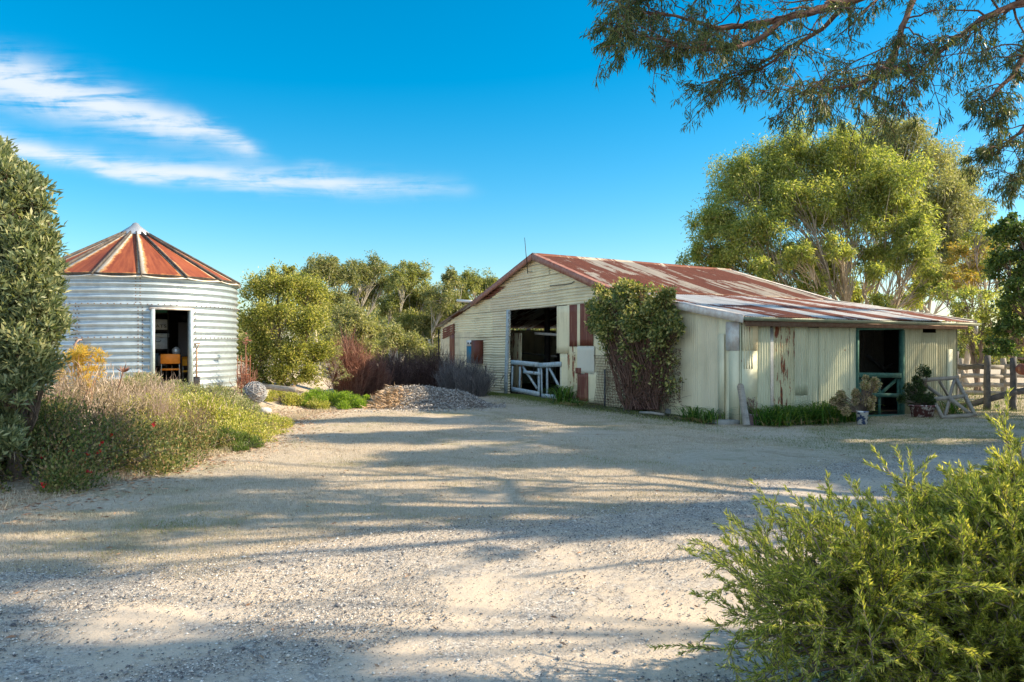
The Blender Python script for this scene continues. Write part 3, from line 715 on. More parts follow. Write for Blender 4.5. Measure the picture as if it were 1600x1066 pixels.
# ------------------------------------------------------------------ the silo
SC = np.array((-10.29, 21.0)); SR = 2.62; SB = .70
silo = empty('grain_silo', (SC[0], SC[1], SB), 0, 'round galvanised corrugated grain silo with rusty conical roof and open doorway', 'silo')
def ringpt(px, r=SR):       # first hit of the photo column with the silo wall
    d = np.array(((px-800)/FPX, 1.0)); d /= np.linalg.norm(d); b = -(d@SC); c = SC@SC-r*r; t = -b-math.sqrt(b*b-c); return d*t-SC, (d*t)
pL, wL = ringpt(237); pR, wR = ringpt(297)
aL = math.atan2(pL[1], pL[0]); aR = math.atan2(pR[1], pR[0])
zt = CAMZ-(484-HOR)/FPX*((wL[1]+wR[1])/2)-SB
EH = CAMZ-(432-HOR)/FPX*(ringpt(212)[1][1])-SB+.07
mb = MB(); sp = .165
def silo_r(z): return SR+.030*np.sin(2*math.pi*z/sp)
def seg(a0, a1, z0, z1, off=0.0):
    nz = max(3, int((z1-z0)/sp*12)); na = max(4, int(abs(a1-a0)/R(2.5)))
    Zs = np.linspace(z0, z1, nz); A = np.linspace(a0, a1, na)
    r = silo_r(Zs)[:, None]+off+(vn.fbm(A[None]*6+Zs[:, None]*0+off*99, Zs[:, None]*2, 3)-.5)*.028
    mb.grid(np.stack([r*np.cos(A)[None], r*np.sin(A)[None], np.repeat(Zs[:, None], na, 1)], -1))
seg(aR, aL+2*math.pi, -.1, EH-.72); 
seg(aL, aR, zt+.03, EH-.72)
nsh = 7
for k in range(nsh):
    a0_ = -math.pi/2-R(4)+k*2*math.pi/nsh; seg(a0_, a0_+2*math.pi/nsh+R(2), EH-.75, EH+.0, .006+.004*(k % 2))
m, g = newmat('silo_zinc'); co = g.n('ShaderNodeTexCoord', out='Object')
nz_ = g.noise(co, 5, 6, .7); sg_ = g.noise(g.mapv(co, (1.2, 1.2, .5)), 1.5, 5, .6)
c = g.mix(g.sstep(nz_, .35, .65), (.47, .555, .60), (.385, .455, .50)); c = g.mix(g.math('MULTIPLY', g.sstep(sg_, .55, .75), .35), c, (.42, .36, .29))
fin(g, c, .42, .55, bump=nz_, bstr=.08, bdist=.006, spec=.5); M['silo'] = m
mb.build('wall', M['silo'], silo, smooth=True)
mb = MB()                                              # bolts in rows along the seams
def bolt(a, z, r=.011):
    rr = silo_r(z)+.012; mb.box((rr*math.cos(a), rr*math.sin(a), z), (.02, .02, .02))
aS = -math.pi/2-R(4)
a12 = math.atan2(*ringpt(212)[0][::-1]); a220 = math.atan2(*ringpt(219)[0][::-1]); a306 = math.atan2(*ringpt(304)[0][::-1]); a112 = math.atan2(*ringpt(117)[0][::-1])
for z in np.arange(.05, EH-.8, sp/2):
    for a in ((a12-.6*(0), a220) if z > 0 else ()): bolt(a+.02, z)
    bolt(a306, z); bolt(a112, z); bolt(a112+.03, z)
for z in np.arange(EH-.7, EH-.03, sp/2): bolt(a12, z); bolt(a220, z)
for zz in (EH-.74, EH-1.55):
    for a in np.arange(aR+.06, aL+2*math.pi, .055): bolt(a, zz)
for a in np.arange(aL, aR, .055): bolt(a, EH-.74)
mb.build('bolts', plain('bolt_rust', (.22, .12, .07), .6), silo)['kind'] = 'stuff'
# door frame stands a little proud
frm = empty('door_frame', (0, 0, 0)); frm.parent = silo
tn = np.array((-(pR-pL)[1], (pR-pL)[0])); tn /= np.linalg.norm(tn)
if tn@((pL+pR)/2) < 0: tn = -tn
for pp, mat_, nm in ((pL, M['bluewood'], 'jamb'), (pR, M['white'], 'jamb')):
    q = pp+tn*.03; mb = MB(); e = (pR-pL)/np.linalg.norm(pR-pL)
    MM = np.array([[e[0], tn[0], 0], [e[1], tn[1], 0], [0, 0, 1]]); mb.box((q[0], q[1], zt/2-.05), (.075, .17, zt+.1), MM); mb.build(nm, plain('jamb_zinc', (.50, .60, .62), .5, .3), frm)
mb = MB(); q = (pL+pR)/2+tn*.03; mb.box((q[0], q[1], zt+.015), (np.linalg.norm(pR-pL)+.12, .16, .05), MM); mb.build('header', M['flash'], frm)
# roof: sixteen panels with ribs
RZ0 = EH+.0; AP = CAMZ-(359-HOR)/FPX*21-SB-.10; RR = SR+.13; r_in = .26
panel = MB(); NP = 16; camang = math.atan2(-SC[1], -SC[0])+R(2.5)
for k in range(NP):
    a0_ = camang+k*2*math.pi/NP; a1_ = a0_+2*math.pi/NP
    nr, na = 12, 6; rr = np.linspace(r_in, RR, nr); tt = np.linspace(0, 1, na)
    P = np.zeros((nr, na, 3)); UVg = np.zeros((nr, na, 2))
    for i, r in enumerate(rr):
        e0 = np.array((math.cos(a0_), math.sin(a0_)))*r; e1 = np.array((math.cos(a1_), math.sin(a1_)))*r
        zc = AP+(RZ0-AP)*(r-r_in)/(SR-r_in)
        for j, t in enumerate(tt):
            e = e0*(1-t)+e1*t; P[i, j] = (e[0], e[1], zc-.03*math.sin(math.pi*t)*r/RR); UVg[i, j] = (k+t, (r-r_in)/(RR-r_in))
    panel.grid(P, UVg)
m, g = newmat('silo_rust'); uv = g.n('ShaderNodeUVMap'); co = g.n('ShaderNodeTexCoord', out='Object')
ux, uy, _ = g.sep(uv)[:3]; fx = g.math('FRACT', ux); pid = g.math('FLOOR', ux)
wn = g.n('ShaderNodeTexWhiteNoise', {'W': pid}, noise_dimensions='1D'); nn = g.noise(co, 4, 7, .7); n5 = g.noise(g.mapv(uv, (3, 1.2, 1)), 2.0, 6, .65)
ed = g.math('MINIMUM', g.math('MULTIPLY', fx, g.math('MULTIPLY_ADD', uy, .8, .35)), g.math('MULTIPLY', g.math('SUBTRACT', 1.0, fx), 2.2))
ed = g.math('MINIMUM', ed, g.math('MULTIPLY', g.math('SUBTRACT', 1.0, uy), 2.4))
ed = g.math('ADD', ed, g.math('MULTIPLY', g.math('SUBTRACT', nn, .5), .42))
rc = g.mix(g.sstep(n5, .3, .7), (.17, .040, .020), (.30, .085, .035)); rc = g.mix(g.math('MULTIPLY', g.sstep(nn, .55, .75), .5), rc, (.16, .035, .02))
orange = g.mix(g.sstep(nn, .4, .6), (.46, .19, .06), (.58, .34, .15)); pale = g.mix(g.sstep(nn, .4, .6), (.66, .56, .42), (.60, .60, .56))
c = g.mix(g.sstep(ed, .22, .15), rc, orange); c = g.mix(g.sstep(ed, .15, .09), c, pale)
fin(g, c, .6, .1, bump=nn, bstr=.2, bdist=.01)
panel.build('roof', m, silo, smooth=True, solid=.006)
M['rib'] = plain('rib_dark', (.045, .04, .036), .7, .0, c2=(.12, .10, .085), scale=9)
for k in range(NP):
    a = camang+k*2*math.pi/NP; mb = MB()
    p = np.array((math.cos(a)*r_in, math.sin(a)*r_in, AP+.03)); q = np.array((math.cos(a)*RR, math.sin(a)*RR, AP+(RZ0-AP)*(RR-r_in)/(SR-r_in)+.03))
    mb.beam(p, q, .075, .032); mb.build('roof_rib', M['rib'], silo)
mb = MB(); mb.lathe([(0.0, .30), (.07, .27), (.12, .20), (.36, .02), (.38, -.06)], (0, 0, AP), 24); mb.build('roof_cap', M['galv'], silo, smooth=True)
mb = MB(); mb.lathe([(SR-.02, EH-.08), (SR+.05, EH-.06), (SR+.07, EH+.0)], (0, 0, 0), 72); mb.build('eave_ring', M['rib'], silo, smooth=True)
mb = MB(); mb.lathe([(0.01, .03), (SR-.02, .03)], (0, 0, 0), 40); mb.build('floor', plain('silo_floor', (.14, .11, .08)), silo)
mb = MB(); mb.lathe([(SR-.1, 0), (SR-.1, EH-.02), (.3, AP-.12)], (0, 0, 0), 40)
# inner lining, left open at the doorway
me_keep = mb; F4 = me_keep.F[4][0]; Vc = me_keep.V[0]
cen = Vc[F4].mean(1); ang = np.arctan2(cen[:, 1], cen[:, 0]); keep = ~((ang > aL-.06) & (ang < aR+.06) & (cen[:, 2] < EH*.8) )
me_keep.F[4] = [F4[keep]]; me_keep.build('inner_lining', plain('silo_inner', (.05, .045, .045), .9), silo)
# pipe bent out of the wall
pp, ww = ringpt(128); mb = MB(); zc = CAMZ-(531-HOR)/FPX*ww[1]-SB; n_ = pp/np.linalg.norm(pp)
mb.tube([(pp[0], pp[1], zc), (pp[0]+n_[0]*.14, pp[1]+n_[1]*.14, zc), (pp[0]+n_[0]*.2-.04, pp[1]+n_[1]*.2, zc-.09), (pp[0]+n_[0]*.2-.12, pp[1]+n_[1]*.2, zc-.38)], .022, 8); mb.build('bent_pipe', plain('pipe_pink', (.42, .27, .22), .6), silo, smooth=True)

# inside the silo -------------------------------------------------
DC = (pL+pR)/2+SC; dirn = DC/np.linalg.norm(DC)     # line of sight through the doorway
def inn(px, py, depth):                              # a point behind the doorway
    d = np.array(((px-800)/FPX, 1.0)); t = DC[1]+depth; return np.array((d[0]*t, t, CAMZ-(py-HOR)/FPX*t))
def rotm(a): return np.array([[math.cos(a), -math.sin(a), 0], [math.sin(a), math.cos(a), 0], [0, 0, 1]])
ang0 = -math.atan2(dirn[0], dirn[1]); RM = rotm(ang0)
def ibox(name, px0, py0, px1, py1, depth, dp, mat, label=None, cat=None, group=None, parent=None, extra=None):
    a = inn(px0, py0, depth); b = inn(px1, py1, depth); c = (a+b)/2; mb = MB(); wdt = abs(b[0]-a[0])/math.cos(ang0)*1.0
    mb.box(c+RM@np.array((0, dp/2, 0)), (wdt, dp, abs(a[2]-b[2])), RM)
    if extra: extra(mb, c, wdt)
    o = mb.build(name, mat, parent)
    if label: tag(o, label, cat, group)
    return o
shelf = empty('shelf_unit', tuple(inn(240, 600, 1.2)), 0, 'dark open shelf unit inside the silo doorway holding storage boxes', 'shelf')
def absparent(o, e): o.parent = e; o.matrix_parent_inverse = e.matrix_world.inverted() if False else o.matrix_parent_inverse; o.location = -np.array(e.location); return o
shm = plain('shelf_dark', (.06, .055, .05), .6)
for py in (488.5, 516, 546.5, 574, 592):
    a = inn(226, py, 1.2); b = inn(262, py, 1.2); mb = MB(); mb.box((a+b)/2+RM@np.array((0, .22, -.012)), (.66, .46, .024), RM); absparent(mb.build('shelf', shm), shelf)
for px in (227, 262.5):
    mb = MB(); a = inn(px, 470, 1.2); b = inn(px, 606, 1.2); mb.box((a+b)/2+RM@np.array((0, .22, 0)), (.03, .46, a[2]-b[2]), RM); absparent(mb.build('upright', shm), shelf)
ibox('storage_box', 230, 482, 259, 488, 1.15, .34, plain('box_green', (.06, .26, .18), .5), 'green flat box on the top shelf inside the silo', 'box')
bw = plain('box_grey', (.62, .62, .60), .6)
tb = empty('storage_box', tuple(inn(245, 516, 1.15)), 0, 'grey box with black lettering on the second shelf in the silo', 'box')
absparent(ibox('carton', 231, 499, 260, 515, 1.15, .34, bw), tb)
cu = bpy.data.curves.new('lettering', 'FONT'); cu.body = 'OATS'; cu.size = .155; cu.extrude = .002; cu.align_x = 'CENTER'; cu.align_y = 'CENTER'
to = bpy.data.objects.new('lettering', cu); C.objects.link(to); dg = bpy.context.evaluated_depsgraph_get()
tm = bpy.data.meshes.new_from_object(to.evaluated_get(dg)); C.objects.unlink(to); bpy.data.objects.remove(to)
to = bpy.data.objects.new('lettering', tm); C.objects.link(to); tm.materials.append(M['black']); to.rotation_euler = (R(90), 0, ang0); to.parent = tb
q_ = inn(247.5, 510, 1.135)-RM@np.array((0, .006, 0)); to.location = Vector(q_)-tb.location; to.scale = (1.0, .8, 1)
lb = empty('storage_box', tuple(inn(245, 546, 1.15)), 0, 'pale grey lidded box with a handle on the third shelf in the silo', 'box')
absparent(ibox('carton', 231, 527, 260, 545.5, 1.15, .34, plain('box_pale', (.60, .64, .66), .6)), lb)
absparent(ibox('lid', 230, 521, 261, 527, 1.12, .40, plain('box_lid', (.62, .64, .62), .5)), lb)
mb = MB(); c_ = inn(247, 533, 1.12); mb.tube([c_+RM@np.array(v) for v in ((-.07, -.02, .02), (-.05, -.03, -.01), (0, -.035, -.02), (.05, -.03, -.01), (.07, -.02, .02))], .008, 5); absparent(mb.build('handle', M['black']), lb)
ibox('storage_crate', 232, 552, 246, 572, 1.15, .3, plain('crate_blue', (.16, .25, .28), .6), 'blue grey crate on the lowest shelf inside the silo', 'crate')
ibox('storage_crate', 248, 556, 260, 572, 1.15, .3, plain('crate_pale', (.30, .33, .33), .6), 'smaller pale crate beside the blue grey one in the silo', 'crate')
fr_ = empty('cabinet', tuple(inn(290, 600, 1.0)), 0, 'tall dark grey cabinet against the inner wall of the silo', 'cabinet')
cbm = plain('cabinet_grey', (.15, .135, .13), .5, var=.1)
absparent(ibox('body', 281, 504, 308, 600, 1.6, .5, cbm), fr_)
absparent(ibox('door', 282.2, 505.5, 307, 598, 1.58, .02, plain('cabinet_door', (.18, .16, .155), .45, var=.08)), fr_)
absparent(ibox('handle', 283, 527, 284.2, 556, 1.55, .03, M['white']), fr_)
ibox('radio', 283.5, 489, 296, 503.6, 1.65, .2, M['black'], 'small black radio standing on the tall cabinet in the silo', 'radio')
ory = plain('orange_vinyl', (.85, .27, .03), .45, var=.15); yel = plain('amber_vinyl', (.90, .45, .04), .45, var=.12)
def chair(px0, px1, pyt, depth, mat, label):
    a = inn(px0, pyt, depth); b = inn(px1, pyt, depth); c = (a+b)/2; wd = .46; top = c[2]; fl = SB+.05
    e = empty('chair', (c[0], c[1], fl), ang0, label, 'chair', 'orange chairs in the silo')
    h = top-fl
    mb = MB(); mb.box((0, 0, h-.13), (wd, .035, .25)); o = mb.build('backrest', mat, e); o.modifiers.new('b', 'BEVEL').width = .015
    mb = MB(); mb.box((0, .22, h-.40), (wd, .42, .05)); o = mb.build('seat', mat, e); o.modifiers.new('b', 'BEVEL').width = .015
    for x_ in (-wd/2+.02, wd/2-.02):
        for y_ in (.02, .42):
            mb = MB(); mb.tube([(x_, y_, 0), (x_, y_, h-.42 if y_ > .1 else h-.05)], .012, 6); mb.build('leg', M['galv'], e)
chair(251, 281.5, 553, .45, ory, 'orange vinyl chair with its back to the silo doorway')
chair(287, 312, 556.5, 1.0, yel, 'amber chair half hidden by the right door jamb of the silo')
mb = MB(); c_ = inn(275, 549, .75); mb.lathe([(.0, -.1), (.07, -.1), (.10, -.03), (.10, .04), (.05, .1), (0, .12)], c_, 14); o = mb.build('kettle', plain('kettle_grey', (.5, .52, .53), .3, .4), smooth=True); tag(o, 'small grey kettle on the table behind the orange chair', 'kettle')
tbl = empty('table', tuple(inn(277, 604, .8)), ang0, 'low table behind the orange chair inside the silo', 'table')
mb = MB(); ht = c_[2]-.10-tbl.location[2]; mb.box((0, .1, ht-.02), (.6, .5, .04)); mb.build('tabletop', shm, tbl)
for x_ in (-.26, .26):
    for y_ in (-.1, .3): mb = MB(); mb.box((x_, y_, ht/2-.03), (.04, .04, ht-.02)); mb.build('leg', shm, tbl)
# spade leaning by the door
pp, ww = ringpt(307, SR+.16); zt_ = CAMZ-(537-HOR)/FPX*ww[1]; zb_ = H(ww[0], ww[1])
spd = empty('garden_spade', (ww[0], ww[1], zb_), 0, 'long handled spade with a wooden D grip leaning beside the silo doorway', 'spade')
hh = zt_-zb_; hm = plain('spade_wood', (.42, .27, .18), .7)
mb = MB(); mb.tube([(0, 0, .32), (.0, .01, hh*.6), (-.005, .03, hh-.14)], .024, 8); mb.build('shaft', hm, spd)
mb = MB(); mb.tube([(-.005, .03, hh-.15), (-.06, .03, hh-.02)], .012, 6); mb.tube([(-.005, .03, hh-.15), (.05, .03, hh-.02)], .012, 6); mb.tube([(-.08, .03, hh-.01), (.075, .03, hh)], .018, 8); mb.build('grip', hm, spd)
mb = MB(); mb.grid(np.array([[(x_, .02*math.cos(x_*12), z_) for x_ in np.linspace(-.09, .09, 5)] for z_ in np.linspace(0.0, .33, 4)])); mb.build('blade', plain('spade_steel', (.2, .17, .15), .5, .6), spd, smooth=True, solid=.004)

#@@PLANTS@@
# ------------------------------------------------------------------ plants
def unit(v): return v/(np.linalg.norm(v, axis=-1, keepdims=True)+1e-9)
def leaves(mb, P, D, L, W, rs, fold=.25, droop=0.0):
    n = len(P); D = unit(D); L = L*rs.uniform(.65, 1.25, (n, 1)); W = W*rs.uniform(.7, 1.25, (n, 1))
    S = unit(np.cross(D, rs.normal(size=(n, 3)))); Nn = np.cross(D, S)
    mid = P+D*L*.45; tip = P+D*L+np.array((0, 0, -1))*L*droop
    V = np.stack([P, mid+S*W/2+Nn*W*fold, tip, mid-S*W/2+Nn*W*fold], 1).reshape(-1, 3)
    mb.add(V, np.arange(4*n).reshape(-1, 4))
def curve3(p, q, sag, rs, n=6, wob=.06):
    p = np.array(p, float); q = np.array(q, float); L = np.linalg.norm(q-p); t = np.linspace(0, 1, n)[:, None]
    w_ = np.cumsum(rs.normal(size=(n, 3)), 0)*wob*L/n; w_ -= t*w_[-1]; w_[0] = 0
    return p*(1-t)+q*t+np.array((0, 0, 1.0))*sag*L*(4*t*(1-t))+w_
def sub_clumps(c, r, n, rs, shell=.55, up=.15):
    d = unit(rs.normal(size=(n, 3))); d[:, 2] = np.where(d[:, 2] < -.7, -d[:, 2]*up*2, d[:, 2]); d = unit(d)
    rad = rs.uniform(shell, 1.0, (n, 1))
    return np.array(c)+d*rad*np.array(r)
TARGETS = []
def unlit(cen, r):
    """sub-clumps that would shade a chosen sunny patch are cut from the crown"""
    if not TARGETS: return np.ones(len(cen), bool)
    T = np.array([t[0] for t in TARGETS]); TR = np.array([t[1] for t in TARGETS])
    ok = np.ones(len(cen), bool)
    for p, q in zip(T, TR):
        d = cen-p; along = d@SD; perp = np.linalg.norm(d-along[:, None]*SD, axis=1)
        ok &= ~((perp < q+r) & (along > 0.3))
    return ok
def tree(name, label, cat, base, lumps, leafm, barkm, seed=0, group=None, trunk_r=.18, fork=.45, leaf=(.10, .03), dens=1.0, sub=.30, lean=(0, 0), droop=.4, trunks=1, filt=False, subn=26, flat=.75, twig=.006, up=.3, leafn=90, ff=.75, shell=.55):
    """lumps: [(x, y, z, r)] or with (rx, ry, rz); base on the ground"""
    rs = np.random.RandomState(seed+1000)
    e = empty(name, tuple(base), 0, label, cat, group); B = np.array(base, float)
    wood = MB(); crown = MB()
    L = [(np.array(l[:3], float), np.array(l[3] if isinstance(l[3], (tuple, list)) else (l[3],)*3, float)) for l in lumps]
    top = max(l[0][2] for l in L); cx = np.mean([l[0] for l in L], 0)
    stems = []
    for k in range(trunks):
        b = B+np.array((rs.normal()*.12*(trunks > 1), rs.normal()*.12*(trunks > 1), -.15))
        f = B+(cx-B)*np.array((fork*.7, fork*.7, 0))+np.array((lean[0]+rs.normal()*.5*(trunks > 1), lean[1]+rs.normal()*.4*(trunks > 1), (top-B[2])*fork*(1 if trunks == 1 else rs.uniform(.6, 1.15))))
        pts = curve3(b, f, 0, rs, 8, .10); tr = trunk_r*(1 if trunks == 1 else rs.uniform(.55, .85))
        wood.tube(pts, np.linspace(tr*1.15, tr*.62, 8), 9); stems.append((pts, tr*.62))
    for c, r in L:
        pts_, r0 = stems[int(np.argmin([np.linalg.norm(s[0][-1][:2]-c[:2]) for s in stems]))]
        k = rs.randint(5, 8) if c[2] > pts_[-1][2] else rs.randint(3, 7)
        p0 = pts_[k]; rb = r0*rs.uniform(.45, .75)
        lp_ = curve3(p0, c, -.08*rs.rand(), rs, 7, .34); wood.tube(lp_, np.linspace(rb*.8, rb*.2, 7), 6)
        n = int(subn*dens*(np.prod(r)**(1/3)/1.5)**1.6)+6; sr = sub*np.prod(r)**(1/3)*.9
        sc = sub_clumps(c, r, n, rs, shell)
        if filt: sc = sc[unlit(sc, sr*ff)]
        if not len(sc): continue
        for s_ in sc:
            if filt and rs.rand() > .12: continue
            j = rs.randint(3, 7); tw = curve3(lp_[j], s_, .05, rs, 4, .18); wood.tube(tw, np.linspace(max(rb*.22, twig*1.6), twig, 4), 4 if rb > .03 else 3, cap=False)
        srs = sr*rs.uniform(.5, 1.4, len(sc))
        nl = int(leafn*(sr/.5)**1.0)+12
        d = unit(rs.normal(size=(len(sc), nl, 3))); d[:, :, 2] = np.abs(d[:, :, 2])*np.where(rs.rand(len(sc), nl) < .35, -1, 1)
        rad = rs.rand(len(sc), nl, 1)**.55*np.exp(rs.normal(size=(len(sc), nl, 1))*.18)
        P = sc[:, None]+d*rad*srs[:, None, None]*np.array((1, 1, flat))
        Dd = d*.8+rs.normal(size=d.shape)*.7+np.array((0, 0, up-droop*1.5))
        leaves(crown, P.reshape(-1, 3), Dd.reshape(-1, 3), leaf[0], leaf[1], rs, droop=.1)
    nt = 'trunk' if cat != 'shrub' else 'stem'
    wood.build(nt, barkm, e, smooth=True, loc=tuple(B)).location = (0, 0, 0)
    crown.build('crown' if cat != 'shrub' else 'foliage', leafm, e, loc=tuple(B)).location = (0, 0, 0)
    return e
def bank(px, py, y, rpx, ry=None, rzp=None):
    p = at(px, py, y); k = y/FPX; return (p[0], p[1], p[2], (rpx*k, (ry or rpx)*k, (rzp or rpx)*k))

LG = leafmat
M['gum_olive'] = LG('gum_leaves_olive', [(.075, .105, .035), (.15, .18, .06), (.25, .26, .09), (.36, .34, .14)], .38, patch=.4)
M['gum_yellow'] = LG('gum_leaves_yellow', [(.085, .125, .04), (.165, .21, .06), (.29, .315, .085), (.46, .43, .15)], .45, patch=.5)
M['gum_dusty'] = LG('gum_leaves_dusty', [(.11, .13, .06), (.19, .205, .09), (.29, .29, .13), (.40, .36, .18)], .36, patch=.4)
M['gum_far'] = LG('gum_leaves_far', [(.07, .10, .04), (.14, .165, .065), (.23, .235, .09), (.32, .29, .13)], .3, patch=.7)
M['gum_near'] = LG('gum_leaves_near', [(.03, .06, .025), (.065, .10, .035), (.12, .145, .05), (.22, .20, .075)], .3, rough=.4)
M['broad_dark'] = LG('dark_broad_leaves', [(.035, .07, .018), (.07, .12, .03), (.14, .19, .05)], .3)
M['leather'] = LG('leathery_leaves', [(.08, .115, .06), (.15, .19, .095), (.25, .28, .14), (.36, .35, .17)], .22, rough=.38, patch=.3)
M['orange_tip'] = LG('orange_tip_leaves', [(.15, .16, .04), (.28, .23, .05), (.42, .26, .07)], .35)
M['lime'] = LG('lime_leaves', [(.09, .12, .03), (.18, .205, .045), (.34, .34, .08), (.50, .44, .16)], .4, patch=.35)
M['vine_leaf'] = LG('vine_leaves', [(.06, .095, .035), (.12, .155, .05), (.29, .28, .09), (.56, .48, .20)], .3)
M['gumbark'] = barkmat('pale_gum_bark', (.50, .43, .34), (.30, .24, .18))
M['greybark'] = barkmat('grey_bark', (.26, .20, .16), (.13, .095, .075))
M['redbark'] = barkmat('red_brown_bark', (.21, .115, .08), (.10, .055, .04), 14)
M['whitebark'] = barkmat('white_bark', (.60, .56, .48), (.36, .32, .26))

# chosen sunny patches; openings for them are cut through the crowns on the right
def gt(px, py, r, z=0.0):
    y = (CAMZ-z)*FPX/(py-HOR); TARGETS.append((np.array(((px-800)/FPX*y, y, z)), r*1.25))
for x_ in range(640, 1321, 42): gt(x_, 772+(x_-960)*.035, .38)
for x_ in range(640, 900, 42): gt(x_, 800, .2)
for x_ in range(240, 420, 42): gt(x_, 716, .3)
for x_ in range(700, 1000, 50): gt(x_, 750, .25)
for x_ in range(420, 640, 40): gt(x_, 668, .5); gt(x_-20, 700, .32)
for x_ in range(280, 560, 45): gt(x_, 738, .30)
for x_ in range(-20, 330, 50): gt(x_, 862, .15)
for x_ in range(70, 360, 50): gt(x_, 928, .13)
for x_ in range(330, 540, 45): gt(x_, 850, .12)
for x_ in range(500, 720, 45): gt(x_, 842, .17)
for x_ in range(170, 330, 50): gt(x_, 973, .14)
for x_ in range(500, 700, 40): gt(x_, 925, .17)
for x_ in range(700, 1160, 45): gt(x_, 938, .14)
for x_ in range(700, 1090, 50): gt(x_, 1032, .12)
for x_ in range(20, 380, 60): gt(x_, 800, .18)
_tr = np.random.RandomState(17)
for _ in range(95):
    a_, b_ = _tr.uniform(0, 1250), 541+2040/_tr.uniform(4.3, 17)*.995; yy_ = 2040/(b_-541); L_ = _tr.uniform(.2, .9)
    if (b_ < 735 and a_ > 600) or a_ < 260 and b_ < 790: continue
    if b_ > 830: L_ *= .6
    for q_ in np.linspace(-L_, L_, 4): gt(a_+q_/yy_*1200, b_, .04+.009*yy_)
for x_ in range(1380, 1480, 40): gt(x_, 690, .2)
for p_ in ((-5.2, 14, .4, .9), (-5.8, 15.5, .7, .9), (-6.4, 17, .8, 1.0), (-7.5, 13.5, 1.1, .8), (-5, 18.5, .4, .9), (-8, 19, 1.6, 1.3), (-8, 19, 3, 1.3), (-10, 18.6, 2.5, 1.2), (-7, 24, 2, 2), (-6.2, 9, 3, .7), (-6, 9, 2.3, .7),
            (-5.5, 20, .5, 1), (-4.5, 21.5, .4, .9), (-3.5, 20, .1, .9), (-2, 19.6, 0, .5), (-1, 19.5, 0, .4),
            (2.2, 3.6, .8, .95), (2.8, 4.1, 1.1, .9), (1.5, 3.5, .5, .7), (3.3, 4.0, 1.0, .8)): TARGETS.append((np.array(p_[:3]), p_[3]))
for px_, py_ in ((1300, 600), (1315, 575), (1330, 545), (1290, 625), (1430, 545), (1425, 570), (1450, 560), (1205, 540)):
    v_, z_ = sw(px_, py_); q_ = BO+U*9.5+Vv*v_; TARGETS.append((np.array((q_[0], q_[1], z_)), .14))
for u_ in (4.2, 5.0, 5.8, 6.6): q_ = BO+U*u_-Vv*.3; TARGETS.append((np.array((q_[0], q_[1], 3.35)), .75))
for v_ in np.arange(.5, 8, 1.0):
    for u_ in (1.0, 2.5, 4.0, 5.3, 6.5, 8.5): q_ = BO+U*u_+Vv*v_; TARGETS.append((np.array((q_[0], q_[1], float(rz(u_)))), .55))

# -- gums right of and behind the shed
Y0 = 36.0
tree('gum_tree', 'broad round crowned gum tree with pale branching limbs rising right behind the shed', 'tree', (at(1330, 541, 37)[0], 37, H(16, 37)),
     [bank(1190, 425, 33.5, 22), bank(1250, 405, 33.5, 26), bank(1312, 392, 33.5, 26), bank(1372, 425, 33.5, 24), bank(1300, 425, 38, 34), bank(1345, 462, 39, 24), bank(1420, 468, 37, 26), bank(1110, 432, 37, 30), bank(1200, 445, 36, 32), bank(1265, 455, 35, 30), bank(1450, 450, 34, 28), bank(1380, 478, 33, 20), bank(1120, 355, 37, 48), bank(1165, 300, 37.5, 62), bank(1240, 262, 38, 68), bank(1325, 255, 37, 62), bank(1395, 300, 35.5, 58), bank(1250, 330, 36, 60), bank(1180, 370, 35.5, 52), bank(1100, 400, 37, 36),
      bank(1330, 330, 36, 62), bank(1420, 360, 35, 48), bank(1430, 400, 34, 38), bank(1150, 410, 38, 45), bank(1230, 410, 37, 40), bank(1280, 400, 38, 38), bank(1370, 400, 36, 36), bank(1320, 455, 38, 30)],
     M['gum_yellow'], M['gumbark'], 1, trunk_r=.42, fork=.22, leaf=(.19, .046), sub=.30, subn=40, trunks=4, droop=.6, twig=.014, leafn=200, flat=1.25, shell=.3)
tree('gum_tree', 'tallest dusty green gum rising behind the round crowned gum', 'tree', (at(1400, 541, 44)[0], 44, H(22, 44)),
     [bank(1450, 430, 42, 36), bank(1495, 442, 42, 34), bank(1540, 400, 45, 36), bank(1395, 220, 44, 52), bank(1370, 270, 45, 50), bank(1440, 262, 44, 52), bank(1480, 310, 43, 46), bank(1500, 280, 46, 36), bank(1440, 330, 44, 50), bank(1500, 360, 43, 42), bank(1470, 400, 43, 38), bank(1520, 330, 46, 34)],
     M['gum_dusty'], M['whitebark'], 2, trunk_r=.42, fork=.38, leaf=(.19, .05), sub=.30, subn=36, trunks=3, droop=.6, twig=.015, leafn=170, flat=1.25, shell=.3)
tree('gum_tree', 'small gum with orange tinged tips beside the right end of the shed', 'tree', (at(1515, 541, 33)[0], 33, H(19, 33)),
     [bank(1510, 400, 33, 34), bank(1540, 430, 33, 34), bank(1500, 440, 32, 26), bank(1555, 390, 34, 26)], M['orange_tip'], M['gumbark'], 3, trunk_r=.16, fork=.4, leaf=(.16, .05), sub=.3, subn=40, trunks=2, twig=.012, leafn=130)
tree('wattle_tree', 'loose yellow green wattle hanging behind the timber fence', 'tree', (at(1530, 541, 28)[0], 28, H(17, 28)),
     [bank(1565, 415, 29, 30), bank(1538, 370, 31, 28), bank(1470, 455, 30, 22), bank(1520, 480, 28, 34), bank(1560, 500, 28, 36), bank(1510, 520, 27.5, 26), bank(1590, 470, 29, 36), bank(1545, 540, 28, 26), bank(1620, 520, 28, 34)], M['gum_yellow'], M['greybark'], 4, trunk_r=.12, fork=.4, leaf=(.13, .04), sub=.3, subn=50, trunks=2, twig=.01, leafn=170)
